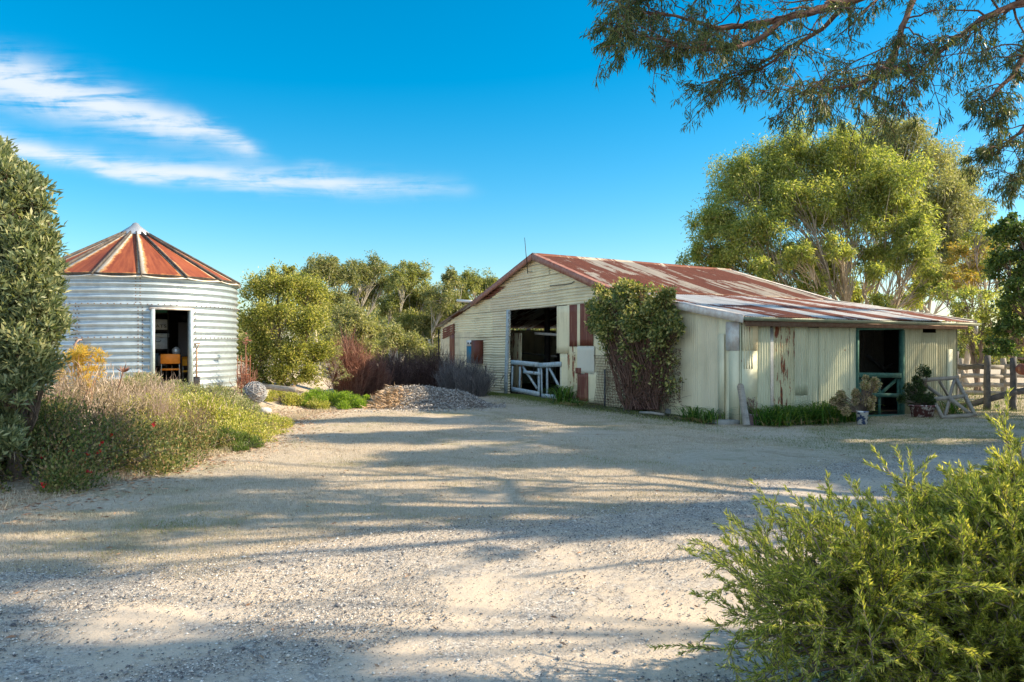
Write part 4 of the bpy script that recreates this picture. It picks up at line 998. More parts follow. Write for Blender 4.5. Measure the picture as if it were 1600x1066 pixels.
tree('broadleaf_tree', 'dark green broad leaved tree at the right edge above the fence', 'tree', (at(1620, 541, 25)[0], 25, H(17, 25)),
     [bank(1590, 365, 25, 40), bank(1575, 420, 25, 34), bank(1600, 470, 24.5, 40), bank(1580, 520, 24.5, 30), bank(1640, 400, 25, 50), bank(1660, 480, 25, 50), bank(1560, 545, 24, 20)], M['broad_dark'], M['greybark'], 5, trunk_r=.17, fork=.35, leaf=(.13, .075), sub=.3, subn=60, twig=.012, leafn=170)
# -- the line of gums behind the garden
bgs = [(500, 40, [(478, 440, 26), (505, 425, 30), (535, 432, 24), (495, 470, 28), (530, 480, 24)], 'gum_far', 'leftmost tall gum in the row behind the yellow green shrub'),
       (560, 46, [(560, 432, 26), (585, 425, 24), (575, 465, 22), (550, 470, 20), (600, 450, 18)], 'gum_far', 'slim trunked gum second from left in the distant row'),
       (620, 44, [(625, 440, 28), (650, 432, 24), (640, 475, 30), (610, 480, 24), (665, 470, 26), (640, 510, 26)], 'gum_olive', 'full crowned gum in the middle of the distant row'),
       (690, 42, [(690, 470, 30), (705, 440, 22), (680, 505, 30), (715, 495, 26), (665, 530, 24)], 'gum_far', 'gum beside the left eave of the shed in the distant row'),
       (745, 46, [(738, 445, 24), (765, 450, 22), (720, 470, 18), (760, 480, 22)], 'gum_olive', 'gum showing just above the left shed roof'),
       (540, 34, [(540, 505, 30), (570, 520, 26), (520, 530, 24), (560, 545, 22)], 'gum_dusty', 'low grey green bushy tree between the shrub and the gums'),
       (610, 36, [(615, 530, 26), (645, 540, 24), (590, 545, 22), (670, 550, 20)], 'gum_dusty', 'low tangled grey green tree in front of the pale trunks')]
for i, (px, yd, lm, mt, lab) in enumerate(bgs):
    tree('gum_tree', lab, 'tree', (at(px, 541, yd)[0], yd, H(at(px, 541, yd)[0], yd)), [bank(a, b, yd+((k*37) % 5-2)*.5, r) for k, (a, b, r) in enumerate(lm)],
         M[mt], M['whitebark' if i < 5 else 'greybark'], 20+i, 'gum trees behind the garden', trunk_r=.2 if i < 5 else .08, fork=.5 if i < 5 else .25, leaf=(.15, .05), sub=.36, subn=60, trunks=3 if i < 5 else 5, twig=.012, droop=.5, leafn=210, flat=1.05, shell=.3)
for i, (tx, ty, hh_) in enumerate(((-30, 40, 9), (-24, 30, 7))):
    tree('gum_tree', ['gum tree out of view to the left behind the silo', 'smaller gum tree out of view left of the silo'][i], 'tree', (tx, ty, H(tx, ty)), [(tx-1.5, ty, hh_*.7, 1.8), (tx+1.2, ty+.6, hh_*.8, 1.7), (tx, ty-1, hh_, 1.7), (tx+.4, ty+.2, hh_*.55, 1.6)],
         M['gum_olive'], M['whitebark'], 60+i, 'gum trees behind the garden', trunk_r=.22, fork=.4, leaf=(.18, .06), sub=.34, subn=34, trunks=2, droop=.5, leafn=120, flat=1.1, shell=.3)
# distant woodland on both sides, one mass
rs = np.random.RandomState(77); mb = MB()
for k in range(170):
    x_ = rs.uniform(-110, 150); y_ = rs.uniform(80, 110); h_ = rs.uniform(7.5, 10.5)*(1.0 if x_ < 20 else .62)
    sc = sub_clumps((x_, y_, h_*.42-1.5), (h_*.6, h_*.5, h_*.5), 16, rs)
    d = unit(rs.normal(size=(16, 60, 3))); P = sc[:, None]+d*rs.rand(16, 60, 1)**.5*h_*.24
    leaves(mb, P.reshape(-1, 3), d.reshape(-1, 3)+rs.normal(size=(960, 3))*.5, .6, .28, rs)
o = mb.build('distant_wood', M['gum_far']); tag(o, 'far off low woodland seen between the nearer trees', 'wood', kind='stuff')

# -- big near gum on the right whose limb hangs over the view
near = [(x, y, z, r) for x, y, z, r in [(12, 9.5, 13.5, 2.3), (14.5, 7.5, 13, 2.4), (10.5, 7.5, 10, 2.0), (13, 12, 11, 2.2), (16.5, 9.5, 12, 2.3), (9.5, 8, 7.5, 2.3), (12, 6.5, 9.5, 2.6), (14, 9, 10, 2.8), (12.5, 10.5, 8, 2.4), (9.8, 10.5, 7.2, 2.0), (16, 7, 8.5, 2.5), (11.5, 8.5, 5.6, 1.8), (15, 11, 6.5, 2.2), (9.6, 6, 6.2, 1.8), (14.5, 5, 6.8, 2.1), (12.5, 8.5, 11.8, 2.2)]]
def limb(wood, crown, path, r0, r1, rs, n_side, side_len, nleaf=26, leaf=(.078, .0115), down=.4, spread=.9):
    path = np.array(path, float); t = np.linspace(0, 1, len(path)); tt = np.linspace(0, 1, len(path)*5)
    pts = np.stack([np.interp(tt, t, path[:, k]) for k in range(3)], -1)
    for _ in range(3): pts[1:-1] = (pts[:-2]+pts[1:-1]*2+pts[2:])/4
    pts += np.cumsum(rs.normal(size=pts.shape), 0)*.006
    wood.tube(pts, np.linspace(r0, r1, len(pts)), 8)
    tang = unit(np.gradient(pts, axis=0))
    LP = []; LD = []
    for i in range(int(n_side*1.3)):
        f = rs.uniform(.08, 1.0)**.8; k = min(len(pts)-1, int(f*(len(pts)-1)))
        d = unit(tang[k]*rs.uniform(.5, 1.1)+rs.normal(size=3)*spread*np.array((1, 1, .55))+np.array((0, 0, -down*rs.rand()))); L = side_len*rs.uniform(.45, 1.25)*(1.15-.5*f)
        q = pts[k]+d*L; bp = curve3(pts[k], q, .05, rs, 7, .16); rb = max(.006, (r0+(r1-r0)*f)*.38); wood.tube(bp, np.linspace(rb, .0035, 7), 5, cap=False)
        for j in range(int(4+L*5)):
            m_ = rs.randint(2, 7); d2 = unit(unit(bp[min(6, m_)]-bp[m_-1])*.8+rs.normal(size=3)*.75+np.array((0, 0, -.28))); L2 = L*rs.uniform(.18, .42)
            q2 = bp[m_]+d2*L2; tp = curve3(bp[m_], q2, .03, rs, 4, .15); wood.tube(tp, np.linspace(.0045, .0018, 4), 3, cap=False)
            if (abs(q2[0])/q2[1] > .675 or (q2[2]-CAMZ)/q2[1] > .46) and not unlit(q2[None], .15)[0]: continue
            nn_ = int(nleaf*rs.uniform(.5, 1.3)); ft = rs.uniform(.35, 1.0, nn_); P = np.stack([np.interp(ft, np.linspace(0, 1, 4), tp[:, c_]) for c_ in range(3)], -1)
            LP.append(P+rs.normal(size=P.shape)*.022); LD.append(d2*.7+rs.normal(size=P.shape)*.55+np.array((0, 0, -.75)))
    leaves(crown, np.concatenate(LP), np.concatenate(LD), leaf[0], leaf[1], rs, droop=.08)
ng = tree('gum_tree', 'big near gum tree whose leafy limb hangs over the top right of the view', 'tree', (12.4, 8.2, H(12.4, 8.2)), near, M['gum_near'], M['redbark'], 8, trunk_r=.42, fork=.42, leaf=(.17, .06), sub=.17, subn=115, twig=.006, filt=True, leafn=90, ff=1.0)
rs = np.random.RandomState(5); wd = MB(); cr = MB()
def hp(*L): return [at(*p) for p in L]
limb(wd, cr, [np.array((11.9, 8.2, 5.0))]+hp((1700, -90, 8.6), (1480, -60, 8.4), (1340, 2, 8.2), (1290, 12, 8.1), (1235, 28, 8.0), (1170, 42, 7.9), (1120, 52, 7.8), (1060, 30, 7.7), (1000, 25, 7.6)), .075, .008, rs, 34, .72, nleaf=22)
limb(wd, cr, hp((1225, 30, 8.0), (1180, 62, 7.7), (1140, 76, 7.5), (1090, 82, 7.4), (1040, 72, 7.3), (985, 60, 7.2), (975, 62, 7.1)), .028, .005, rs, 26, .55, nleaf=22)
limb(wd, cr, hp((1460, -60, 8.4), (1415, 30, 8.1), (1400, 85, 7.9), (1375, 112, 7.7), (1330, 130, 7.5), (1290, 142, 7.4), (1240, 150, 7.3)), .035, .005, rs, 30, .75, nleaf=22)
limb(wd, cr, [np.array((11.6, 8.2, 5.6))]+hp((1680, -30, 9.0), (1590, 10, 8.8), (1540, 30, 8.7), (1510, 55, 8.6), (1480, 75, 8.5), (1440, 120, 8.4), (1400, 150, 8.2)), .055, .006, rs, 32, .85, nleaf=22)
limb(wd, cr, hp((1330, 4, 8.2), (1290, 45, 8.4), (1240, 70, 8.5), (1200, 105, 8.6), (1150, 120, 8.7), (1120, 132, 8.6)), .03, .005, rs, 22, .75, nleaf=22)
limb(wd, cr, hp((1640, 20, 9.4), (1600, 90, 9.2), (1580, 120, 9.0), (1550, 150, 8.9), (1530, 165, 8.8)), .05, .006, rs, 18, .75, nleaf=24)
limb(wd, cr, hp((1660, 120, 9.6), (1610, 190, 9.5), (1585, 215, 9.4), (1560, 235, 9.3)), .04, .006, rs, 16, .7, nleaf=26)
limb(wd, cr, hp((1680, 200, 9.6), (1630, 250, 9.5), (1595, 280, 9.4), (1575, 290, 9.3)), .03, .006, rs, 14, .6, nleaf=24)
limb(wd, cr, hp((1160, -40, 8.0), (1060, -12, 7.8), (1000, 0, 7.6), (965, 30, 7.5)), .03, .006, rs, 20, .7, nleaf=22)
B_ = tuple(ng.location)
wd.build('limb', M['redbark'], ng, smooth=True, loc=B_).location = (0, 0, 0); cr.build('hanging_foliage', M['gum_near'], ng, loc=B_).location = (0, 0, 0)
# off frame gums on the right, crowns shaped to throw chosen shade on the yard
offs = [((14.5, 3.6), [(13, 4, 7.6, 2.0), (15.5, 5, 9.2, 2.2), (13.5, 2.6, 9.6, 2.0), (15, 2.8, 6.0, 1.9), (12.2, 3.8, 5.2, 1.6), (16.5, 3.8, 11.5, 2.1), (12, 5.4, 9.6, 1.8), (9.5, 3.4, 5.6, 1.5), (9.2, 4.4, 7.8, 1.5)], 'slender gum tree standing out of view close on the right'),
        ((18.5, 1.5), [(17, 1, 6, 2.4), (19, 3, 8.5, 2.8), (16, 3, 8.5, 2.3), (20, 0, 9, 2.5), (18, 2, 11.5, 2.4), (14.5, .5, 7.5, 2.0), (15, 4.4, 9.8, 2.0)], 'gum tree standing out of view on the right nearest the camera'),
        ((19.5, 15.5), [(18.5, 15, 6, 2.3), (20, 17, 8, 2.6), (17.3, 17, 6.5, 2.0), (19, 13, 9, 2.4), (21, 15, 10.5, 2.5), (17.5, 14, 8.5, 2.0), (18, 18.6, 5.0, 1.7), (18.6, 16.6, 4.4, 1.5), (15.8, 17, 12, 2.1), (17, 15, 13, 2.2), (16.5, 19.5, 11, 2.1), (18.5, 18, 14, 2.1), (15.2, 14, 11.5, 1.9), (15.6, 19, 8.5, 1.8), (20, 20, 9, 2.2)], 'gum tree standing out of view right of the fence'),
        ((23, 8.5), [(22, 8, 7, 2.6), (24, 9, 10, 2.8), (21.5, 10.5, 9, 2.4), (23, 6, 9.5, 2.6), (22, 12, 11.5, 2.3)], 'gum tree standing out of view farthest right')]
for i, ((tx, ty), lm, lab) in enumerate(offs):
    tree('gum_tree', lab, 'tree', (tx, ty, H(tx, ty)), lm, M['gum_olive'], M['greybark'], 40+i, trunk_r=.35, fork=.42, leaf=(.19, .07), sub=.17, subn=140, twig=.007, filt=True, leafn=85, ff=1.0)

# -- left edge tree with leathery leaves
P0 = at(10, 541, 9.2)
tree('leathery_leaved_tree', 'dense dark olive tree with upright leathery leaves at the left edge', 'tree', (P0[0]-.1, 9.5, H(P0[0]-.1, 9.5)),
     [bank(-110, 330, 9.4, 80), bank(-130, 450, 9.4, 85), bank(-110, 570, 9.3, 80), bank(-90, 650, 9.2, 60), bank(18, 300, 9.1, 44), bank(45, 400, 9.1, 42), bank(60, 505, 9.1, 38), bank(20, 612, 8.9, 30), bank(-20, 680, 8.9, 50), bank(62, 430, 9.1, 34), bank(-10, 300, 9.2, 60), bank(-60, 250, 9.4, 60), bank(25, 350, 9.1, 52), bank(15, 420, 9.0, 62), bank(-60, 380, 9.2, 80), bank(40, 465, 9.0, 50), bank(20, 540, 9.0, 60), bank(-50, 500, 9.0, 80), bank(-20, 600, 9.0, 55), bank(40, 585, 9.1, 40), bank(70, 520, 9.2, 30)],
     M['leather'], M['greybark'], 9, trunk_r=.10, fork=.12, leaf=(.105, .028), sub=.36, subn=480, trunks=1, droop=-.55, twig=.004, leafn=230, flat=.9)
# -- yellow green shrub between silo and gums
bs = at(450, 541, 23.5)
tree('large_shrub', 'tall yellow green shrub between the silo and the brown dry bushes', 'shrub', (bs[0], 23.5, H(bs[0], 23.5)),
     [bank(405, 585, 23, 24), bank(440, 590, 22.6, 26), bank(480, 588, 22.8, 26), bank(450, 425, 23.6, 12), bank(412, 455, 23.5, 32), bank(440, 450, 23.2, 30), bank(475, 460, 23.5, 34), bank(400, 505, 23.3, 32), bank(440, 500, 22.8, 38), bank(485, 510, 23, 36), bank(410, 550, 23, 34), bank(455, 555, 22.8, 34), bank(500, 555, 23.2, 30), bank(430, 435, 23.6, 16), bank(500, 470, 24, 22)],
     M['lime'], M['greybark'], 10, trunk_r=.07, fork=.12, leaf=(.085, .034), sub=.42, subn=150, trunks=7, droop=-.1, twig=.006, leafn=170, flat=1.15, shell=.15)
tree('grey_shrub', 'pale silvery green shrub at the right foot of the tall shrub', 'shrub', (at(520, 541, 23.5)[0], 23.2, H(-5.5, 23.2)),
     [bank(520, 560, 23.2, 20), bank(510, 590, 22.8, 18), bank(530, 585, 23.4, 18)], M['gum_dusty'], M['greybark'], 12, trunk_r=.03, fork=.15, leaf=(.07, .02), sub=.36, subn=60, trunks=4, droop=0, twig=.005, leafn=80)

# twiggy bushes without leaves
def twiggy(name, label, cat, c, rx, ry, h, n, mat, seed, r=.006, group=None, spread=.8, fork=3, top=None):
    rs = np.random.RandomState(seed); z0 = H(c[0], c[1]); e = empty(name, (c[0], c[1], z0), 0, label, cat, group); mb = MB()
    for k in range(n):
        a = rs.rand()*6.28; q = math.sqrt(rs.rand()); bx_, by_ = math.cos(a)*q*rx*.45, math.sin(a)*q*ry*.45
        hh = h*(1-.45*q*q)*rs.uniform(.75, 1.08); tx, ty = math.cos(a)*q*rx*spread+rs.normal()*.08, math.sin(a)*q*ry*spread+rs.normal()*.08
        bz = H(c[0]+bx_, c[1]+by_)-z0
        p = curve3((bx_, by_, bz-.02), (tx, ty, bz+hh*.97), 0, rs, 5, .14); mb.tube(p, np.linspace(r, r*.5, 5), 3, cap=False)
        for j in range(fork*3):
            i = rs.randint(1, 5); L = hh*rs.uniform(.18, .42); d = unit(np.array((tx, ty, hh))*.6/h+rs.normal(size=3)*.45+np.array((0, 0, .5)))
            mb.tube(curve3(p[i], p[i]+d*L, 0, rs, 3, .1), [r*.6, r*.45, r*.3], 3, cap=False)
    mb.build('twigs', mat, e); return e
rdb = LG('red_brown_twigs', [(.16, .06, .045), (.30, .13, .09), (.42, .22, .15)], .1)
prp = LG('purple_twigs', [(.06, .035, .035), (.12, .07, .065), (.20, .13, .11)], .1)
grt = LG('grey_twigs', [(.10, .095, .10), (.17, .16, .165), (.26, .24, .235)], .1)
for (px, yd, rx, h, n, mt, lab) in [(545, 25, .9, 1.65, 360, rdb, 'tall pinkish brown dry bush right of the yellow green shrub'), (580, 26, .8, 1.2, 280, rdb, 'shorter red brown dry bush left of the mulch heap'),
                                    (608, 27.5, 1.0, 1.3, 340, prp, 'dark purple brown dry bush behind the left of the mulch heap'), (645, 28.5, 1.1, 1.35, 340, prp, 'dark purple brown dry bush behind the top of the mulch heap'),
                                    (682, 28.5, 1.0, 1.45, 300, prp, 'dark dry bush at the left corner of the shed'), (715, 26.8, .95, 1.15, 280, grt, 'bluish grey twiggy bush against the shed boards'),
                                    (742, 25.8, .85, 1.05, 240, grt, 'grey twiggy bush below the meter box')]:
    twiggy('dry_bush', lab, 'bush', (at(px, 541, yd)[0], yd), rx, rx*.8, h, n, mt, int(px), r=.008, group='dry bushes left of the shed')
twiggy('dry_perennial', 'dry red brown stalks at the right foot of the silo', 'plant', (at(384, 541, 20.4)[0], 20.4), .30, .28, .75, 45, rdb, 5, r=.008)

# mulch heap with chips
hc = at(672, 541, 21.8); hpile = empty('mulch_heap', (hc[0], hc[1], H(hc[0], hc[1])), 0, 'low heap of grey and tan bark mulch left of the shed gate', 'mulch heap')
def heap_z(x, y):
    return .56*np.exp(-((x+.28)/1.15)**2-((y-.2)/.95)**2)+.25*np.exp(-((x-1.0)/.6)**2-((y)/.6)**2)+.22*np.exp(-((x+1.2)/.4)**2-((y)/.6)**2)-.03
gxx, gyy = np.meshgrid(np.linspace(-2.1, 2.1, 60), np.linspace(-1.8, 2, 50), indexing='ij'); hz = heap_z(gxx, gyy)+(vn.fbm(gxx*3, gyy*3, 3)-.5)*.07
mb = MB(); mb.grid(np.stack([gxx, gyy, hz+hgt(gxx+hc[0], gyy+hc[1])-H(hc[0], hc[1])-.02], -1)); mb.build('mound', plain('mulch_base', (.24, .19, .15), .95, c2=(.12, .1, .085), scale=20), hpile, smooth=True)
rs = np.random.RandomState(8); n = 16000; x = rs.normal(0, 1.0, n).clip(-2.3, 2.3)*.95-.1; y = rs.normal(0, .75, n)
z = np.maximum(heap_z(x, y), 0)+(vn.fbm(x*3, y*3, 3)-.5)*.07+.0+hgt(x+hc[0], y+hc[1])-H(hc[0], hc[1])
mb = MB(); leaves(mb, np.stack([x, y, z], -1), rs.normal(size=(n, 3))*np.array((1, 1, .35)), .085, .026, rs)
mb.build('chips', LG('bark_chips', [(.14, .125, .12), (.31, .285, .26), (.46, .43, .40), (.60, .57, .53)], .0), hpile)['kind'] = 'stuff'
n = 1500; x = rs.normal(-1.15, .28, n); y = rs.normal(-.6, .3, n); z = np.maximum(heap_z(x, y), 0)+.03+hgt(x+hc[0], y+hc[1])-H(hc[0], hc[1])
mb = MB(); leaves(mb, np.stack([x, y, z], -1), rs.normal(size=(n, 3))*np.array((1, 1, .25)), .20, .02, rs); o = mb.build('dry_stalks', LG('tan_stalks', [(.30, .18, .10), (.48, .33, .20), (.6, .45, .3)], .05), hpile); o['kind'] = 'stuff'

# -- garden bed ----------------------------------------------------
def mound_plant(name, label, cat, c, rx, ry, h, mat, seed, n=9000, leaf=(.04, .016), lumps=26, stemm=None, spikes=0, spikem=None, spikeL=.3, group=None, extra=None, updir=.8):
    rs = np.random.RandomState(seed); z0 = H(c[0], c[1]); e = empty(name, (c[0], c[1], z0), 0, label, cat, group)
    fol = MB(); st = MB(); a = rs.rand(lumps)*6.28; q = np.sqrt(rs.rand(lumps))
    lx, ly = np.cos(a)*q*rx, np.sin(a)*q*ry; lz = h*(1-q**2*.75)*rs.uniform(.6, 1.0, lumps); lr = np.minimum(rx, ry)*rs.uniform(.18, .34, lumps)
    gz = hgt(lx+c[0], ly+c[1])-z0
    for i in range(lumps):
        m_ = n//lumps; d = unit(rs.normal(size=(m_, 3))); rad = rs.rand(m_, 1)**.5; P = d*rad*lr[i]*np.array((1, 1, .8))+np.array((lx[i], ly[i], gz[i]+lz[i]*.8-lr[i]*.3))
        # columns of foliage down to the ground
        dn = rs.rand(m_) < .4; P[dn, 2] = gz[i]+(P[dn, 2]-gz[i])*rs.rand(dn.sum())
        P[:, 2] = np.maximum(P[:, 2], hgt(P[:, 0]+c[0], P[:, 1]+c[1])-z0+.01)
        leaves(fol, P, d*.6+rs.normal(size=d.shape)*.5+np.array((0, 0, updir)), leaf[0], leaf[1], rs)
        for k in range(5):
            st.tube(curve3((lx[i]*.5, ly[i]*.5, -.02+hgt(lx[i]*.5+c[0], ly[i]*.5+c[1])-z0), (lx[i]+rs.normal()*lr[i]*.6, ly[i]+rs.normal()*lr[i]*.6, gz[i]+lz[i]*rs.uniform(.7, 1.1)), .06, rs, 5, .15), np.linspace(.007, .003, 5), 3, cap=False)
    fol.build('foliage', mat, e); st.build('stems', stemm or M['greybark'], e)
    if spikes:
        sp_ = MB(); P = np.zeros((spikes, 3)); a = rs.rand(spikes)*6.28; q = np.sqrt(rs.rand(spikes)); P[:, 0] = np.cos(a)*q*rx; P[:, 1] = np.sin(a)*q*ry
        P[:, 2] = hgt(P[:, 0]+c[0], P[:, 1]+c[1])-z0+h*(1-q**2*.75)*rs.uniform(.3, .95, spikes)
        leaves(sp_, P, rs.normal(size=P.shape)*.35+np.array((0, 0, 1.0)), spikeL, .012, rs)
        sp_.build('flower_spikes', spikem, e)['kind'] = 'stuff'
    return e
dk = LG('dark_garden_leaves', [(.055, .085, .028), (.125, .165, .045), (.25, .24, .08), (.34, .21, .12)], .25)
sage = LG('sage_leaves', [(.13, .16, .07), (.23, .26, .12), (.36, .37, .18), (.40, .34, .2)], .25)
ylw = LG('yellow_green_leaves', [(.14, .18, .035), (.29, .32, .06), (.48, .46, .12), (.54, .44, .20)], .35)
brt = LG('bright_green_leaves', [(.10, .18, .02), (.18, .29, .03), (.33, .40, .07)], .4)
drys = LG('dry_pink_spikes', [(.34, .24, .20), (.50, .38, .31), (.62, .50, .42)], .15)
pinkg = LG('dry_mixed_leaves', [(.15, .13, .07), (.27, .22, .13), (.38, .30, .21), (.46, .36, .28)], .2)
# front dark bush with red flowers
rfb = mound_plant('red_flowering_shrub', 'sprawling dark shrub dotted with small red flowers at the left front of the bed', 'shrub', (-6.15, 10.1), 1.75, 1.5, 1.12, dk, 51, n=34000, leaf=(.045, .026), lumps=60, spikes=120, spikem=pinkg, spikeL=.14)
rfl = plain('red_petals', (.62, .02, .02), .5)
for (px, py) in ((78, 657), (70, 675), (93, 690), (158, 694), (154, 707), (134, 709), (128, 723), (131, 725), (139, 737), (69, 758), (66, 715), (91, 717), (176, 680), (240, 663), (112, 706)):
    y_ = 9.0+(757-py)*.018; p = at(px, py, y_-.35); mb = MB(); rs = np.random.RandomState(px)
    leaves(mb, np.repeat(p[None], 7, 0), rs.normal(size=(7, 3))+np.array((0, -.5, .4)), .042, .034, rs); q_ = np.array(rfb.location)
    o = mb.build('flower', rfl, rfb); o.location = -q_
mound_plant('low_shrub', 'brown green tangled shrub below the leathery tree at the left edge', 'shrub', (-7.6, 9.6), 1.3, 1.3, .95, dk, 52, n=14000, leaf=(.045, .026), lumps=30, spikes=60, spikem=pinkg, spikeL=.16)
mound_plant('low_shrub', 'dusky shrub patch between the red flowered shrub and the yellow green ground cover', 'shrub', (-5.3, 11.9), .95, 1.0, .6, dk, 53, n=14000, leaf=(.04, .018), lumps=30, spikes=80, spikem=pinkg, spikeL=.12)
mound_plant('lavender_bush', 'faded lavender like bush with dry pinkish stems left of the silo doorway', 'bush', (-7.2, 12.9), 1.3, 1.1, .9, pinkg, 54, n=12000, leaf=(.05, .012), lumps=30, spikes=420, spikem=drys, spikeL=.20)
mound_plant('lavender_bush', 'dry stalky bush right in front of the silo doorway', 'bush', (-7.6, 15.6), 1.1, .9, .80, pinkg, 55, n=10000, leaf=(.05, .012), lumps=26, spikes=380, spikem=drys, spikeL=.18)
mound_plant('sage_bush', 'grey green rounded sage bush below the silo doorway', 'bush', (-6.45, 16.6), 1.15, .8, .82, sage, 56, n=22000, leaf=(.045, .02), lumps=40)
mound_plant('sage_bush', 'loose grey green bush hiding the sill of the silo doorway', 'bush', (-8.1, 17.4), .9, .6, .55, sage, 64, n=11000, leaf=(.045, .02), lumps=24)
mound_plant('sage_bush', 'smaller grey green bush at the right foot of the silo', 'bush', (-7.0, 18.3), .6, .55, .45, sage, 57, n=6000, leaf=(.045, .02), lumps=16)
mound_plant('ground_cover_shrub', 'wide yellow green low shrub along the path edge of the bed', 'shrub', (-5.75, 14.2), 1.3, 1.6, .78, ylw, 58, n=34000, leaf=(.045, .022), lumps=70, spikes=200, spikem=drys, spikeL=.14)
mound_plant('ground_cover_shrub', 'small yellow green tuft at the right tip of the bed', 'shrub', (-4.95, 15.6), .55, .6, .35, ylw, 59, n=7000, leaf=(.04, .016), lumps=16)
mound_plant('ground_cover_shrub', 'dark green leafy clump at the lower front of the yellow green shrub', 'shrub', (-4.75, 12.8), .5, .5, .38, LG('mid_green', [(.05, .09, .02), (.09, .14, .03), (.16, .2, .05)], .3), 60, n=6000, leaf=(.06, .012), lumps=14, updir=1.4)
mound_plant('low_green_plants', 'bright yellow green low planting in front of the timber edging', 'plants', (-5.75, 20.6), 1.0, .55, .42, ylw, 61, n=14000, leaf=(.05, .018), lumps=34)
mound_plant('low_green_plants', 'taller bright green planting left of the mulch heap', 'plants', (-5.0, 21.0), .95, .6, .62, brt, 62, n=18000, leaf=(.07, .016), lumps=30, updir=1.3)
mound_plant('low_green_plants', 'small vivid green patch touching the mulch heap', 'plants', (-4.1, 21.8), .42, .4, .33, brt, 63, n=5000, leaf=(.06, .03), lumps=12)
for i_, (c_, rx_, h_, lab_) in enumerate((((-6.9, 11.4), .75, 1.05, 'tangle of bare brown stalks at the back of the red flowered shrub'), ((-5.75, 10.9), .55, .80, 'thin clump of brown stalks rising from the middle of the red flowered shrub'), ((-5.2, 12.5), .5, .62, 'short brown stalks between the dusky patch and the yellow green ground cover'), ((-6.1, 13.3), .5, .85, 'pale brown stalks behind the yellow green ground cover'))):
    twiggy('dry_stalks', lab_, 'stalks', c_, rx_, rx_*.8, h_, 70, drys if i_ == 3 else LG('brown_stalks', [(.14, .09, .06), (.26, .17, .12), (.40, .29, .2)], .1), 300+i_, r=.004, group='dry stalks in the garden bed')
# amber shrub with whorled tips
ye = LG('amber_leaves', [(.32, .24, .05), (.52, .34, .05), (.62, .38, .07), (.34, .34, .08)], .35)
oc = at(125, 541, 13.8); os_ = empty('amber_shrub', (oc[0], 13.8, H(oc[0], 13.8)), 0, 'shrub with bright amber yellow leaf tips in front of the silo', 'shrub')
rs = np.random.RandomState(9); st = MB(); fo = MB()
for k in range(34):
    px = rs.normal(122, 22); py = rs.uniform(540, 600); px = min(max(px, 78), 172); py = max(py, 542+abs(px-135)*.55+rs.rand()*6)
    q = at(px, py, 13.8+rs.normal()*.25)-np.array(os_.location); p = np.array((rs.normal()*.1, rs.normal()*.1, 0))
    st.tube(curve3(p, q, -.05, rs, 6, .12), np.linspace(.012, .005, 6), 4, cap=False)
    for j in range(5):
        c_ = q+rs.normal(size=3)*.05; n_ = 16; leaves(fo, np.repeat(c_[None], n_, 0)+rs.normal(size=(n_, 3))*.02, rs.normal(size=(n_, 3))*.7+np.array((0, 0, .6)), .10, .013, rs)
st.build('stem', plain('amber_stem', (.45, .26, .15)), os_); fo.build('foliage', ye, os_)
# dried protea like head on a stalk
dh = at(190, 541, 14.2); e = empty('dried_flower', (dh[0], 14.2, H(dh[0], 14.2)), 0, 'dried fan shaped flower head on a bent stalk before the silo', 'flower')
mb = MB(); top = at(192, 582, 14.2)-np.array(e.location); mb.tube(curve3((-.15, 0, 0), top, .03, rs, 5, .08), np.linspace(.015, .01, 5), 5); mb.build('stalk', M['redbark'], e)
mb = MB(); leaves(mb, np.repeat(top[None], 26, 0), rs.normal(size=(26, 3))*np.array((.9, .6, .3))+np.array((.25, 0, .9)), .17, .02, rs); mb.build('flower_head', rdb, e)
# tall grass, dry stems and litter at the bed edge
rs = np.random.RandomState(19); n = 12000; y = rs.uniform(6.2, 21, n); x = bed_edge(y)-np.abs(rs.normal(0, .3, n))+.12
mb = MB(); mb.add(*blades(x, y, .09, .007, .9, rs)); o = mb.build('bed_edge_grass', M['lawn']); tag(o, 'dry wispy grass and weeds along the edge of the garden bed', 'grass', kind='stuff')
n = 9000; y = rs.uniform(6.0, 22, n); x = bed_edge(y)+rs.normal(-.25, .5, n)*np.where(y < 9, 1.4, 1)
mb = MB(); leaves(mb, np.stack([x, y, hgt(x, y)+.012], -1), rs.normal(size=(n, 3))*np.array((1, 1, .12)), .075, .017, rs)
k2 = 700; x2 = rs.uniform(-6, 9, k2); y2 = rs.uniform(4, 18, k2); leaves(mb, np.stack([x2, y2, hgt(x2, y2)+.02], -1), rs.normal(size=(k2, 3))*np.array((1, 1, .1)), .07, .014, rs)
o = mb.build('leaf_litter', LG('litter', [(.14, .07, .04), (.32, .18, .11), (.46, .32, .22), (.5, .44, .36)], .05)); tag(o, 'fallen brown and tan leaves scattered along the bed edge', 'leaf litter', kind='stuff')
n = 30000; y = rs.uniform(14, 30, n); vv = -np.abs(rs.normal(0, .45, n))-.02; u_ = rs.uniform(-4.6, 9.0, n); x = bx+u_*U[0]+vv*Vv[0]; y = by+u_*U[1]+vv*Vv[1]
mb = MB(); mb.add(*blades(x, y, .07, .008, .8, rs)); o = mb.build('wall_foot_grass', M['lawn']); tag(o, 'greener grass along the foot of the shed gable wall', 'grass', kind='stuff')

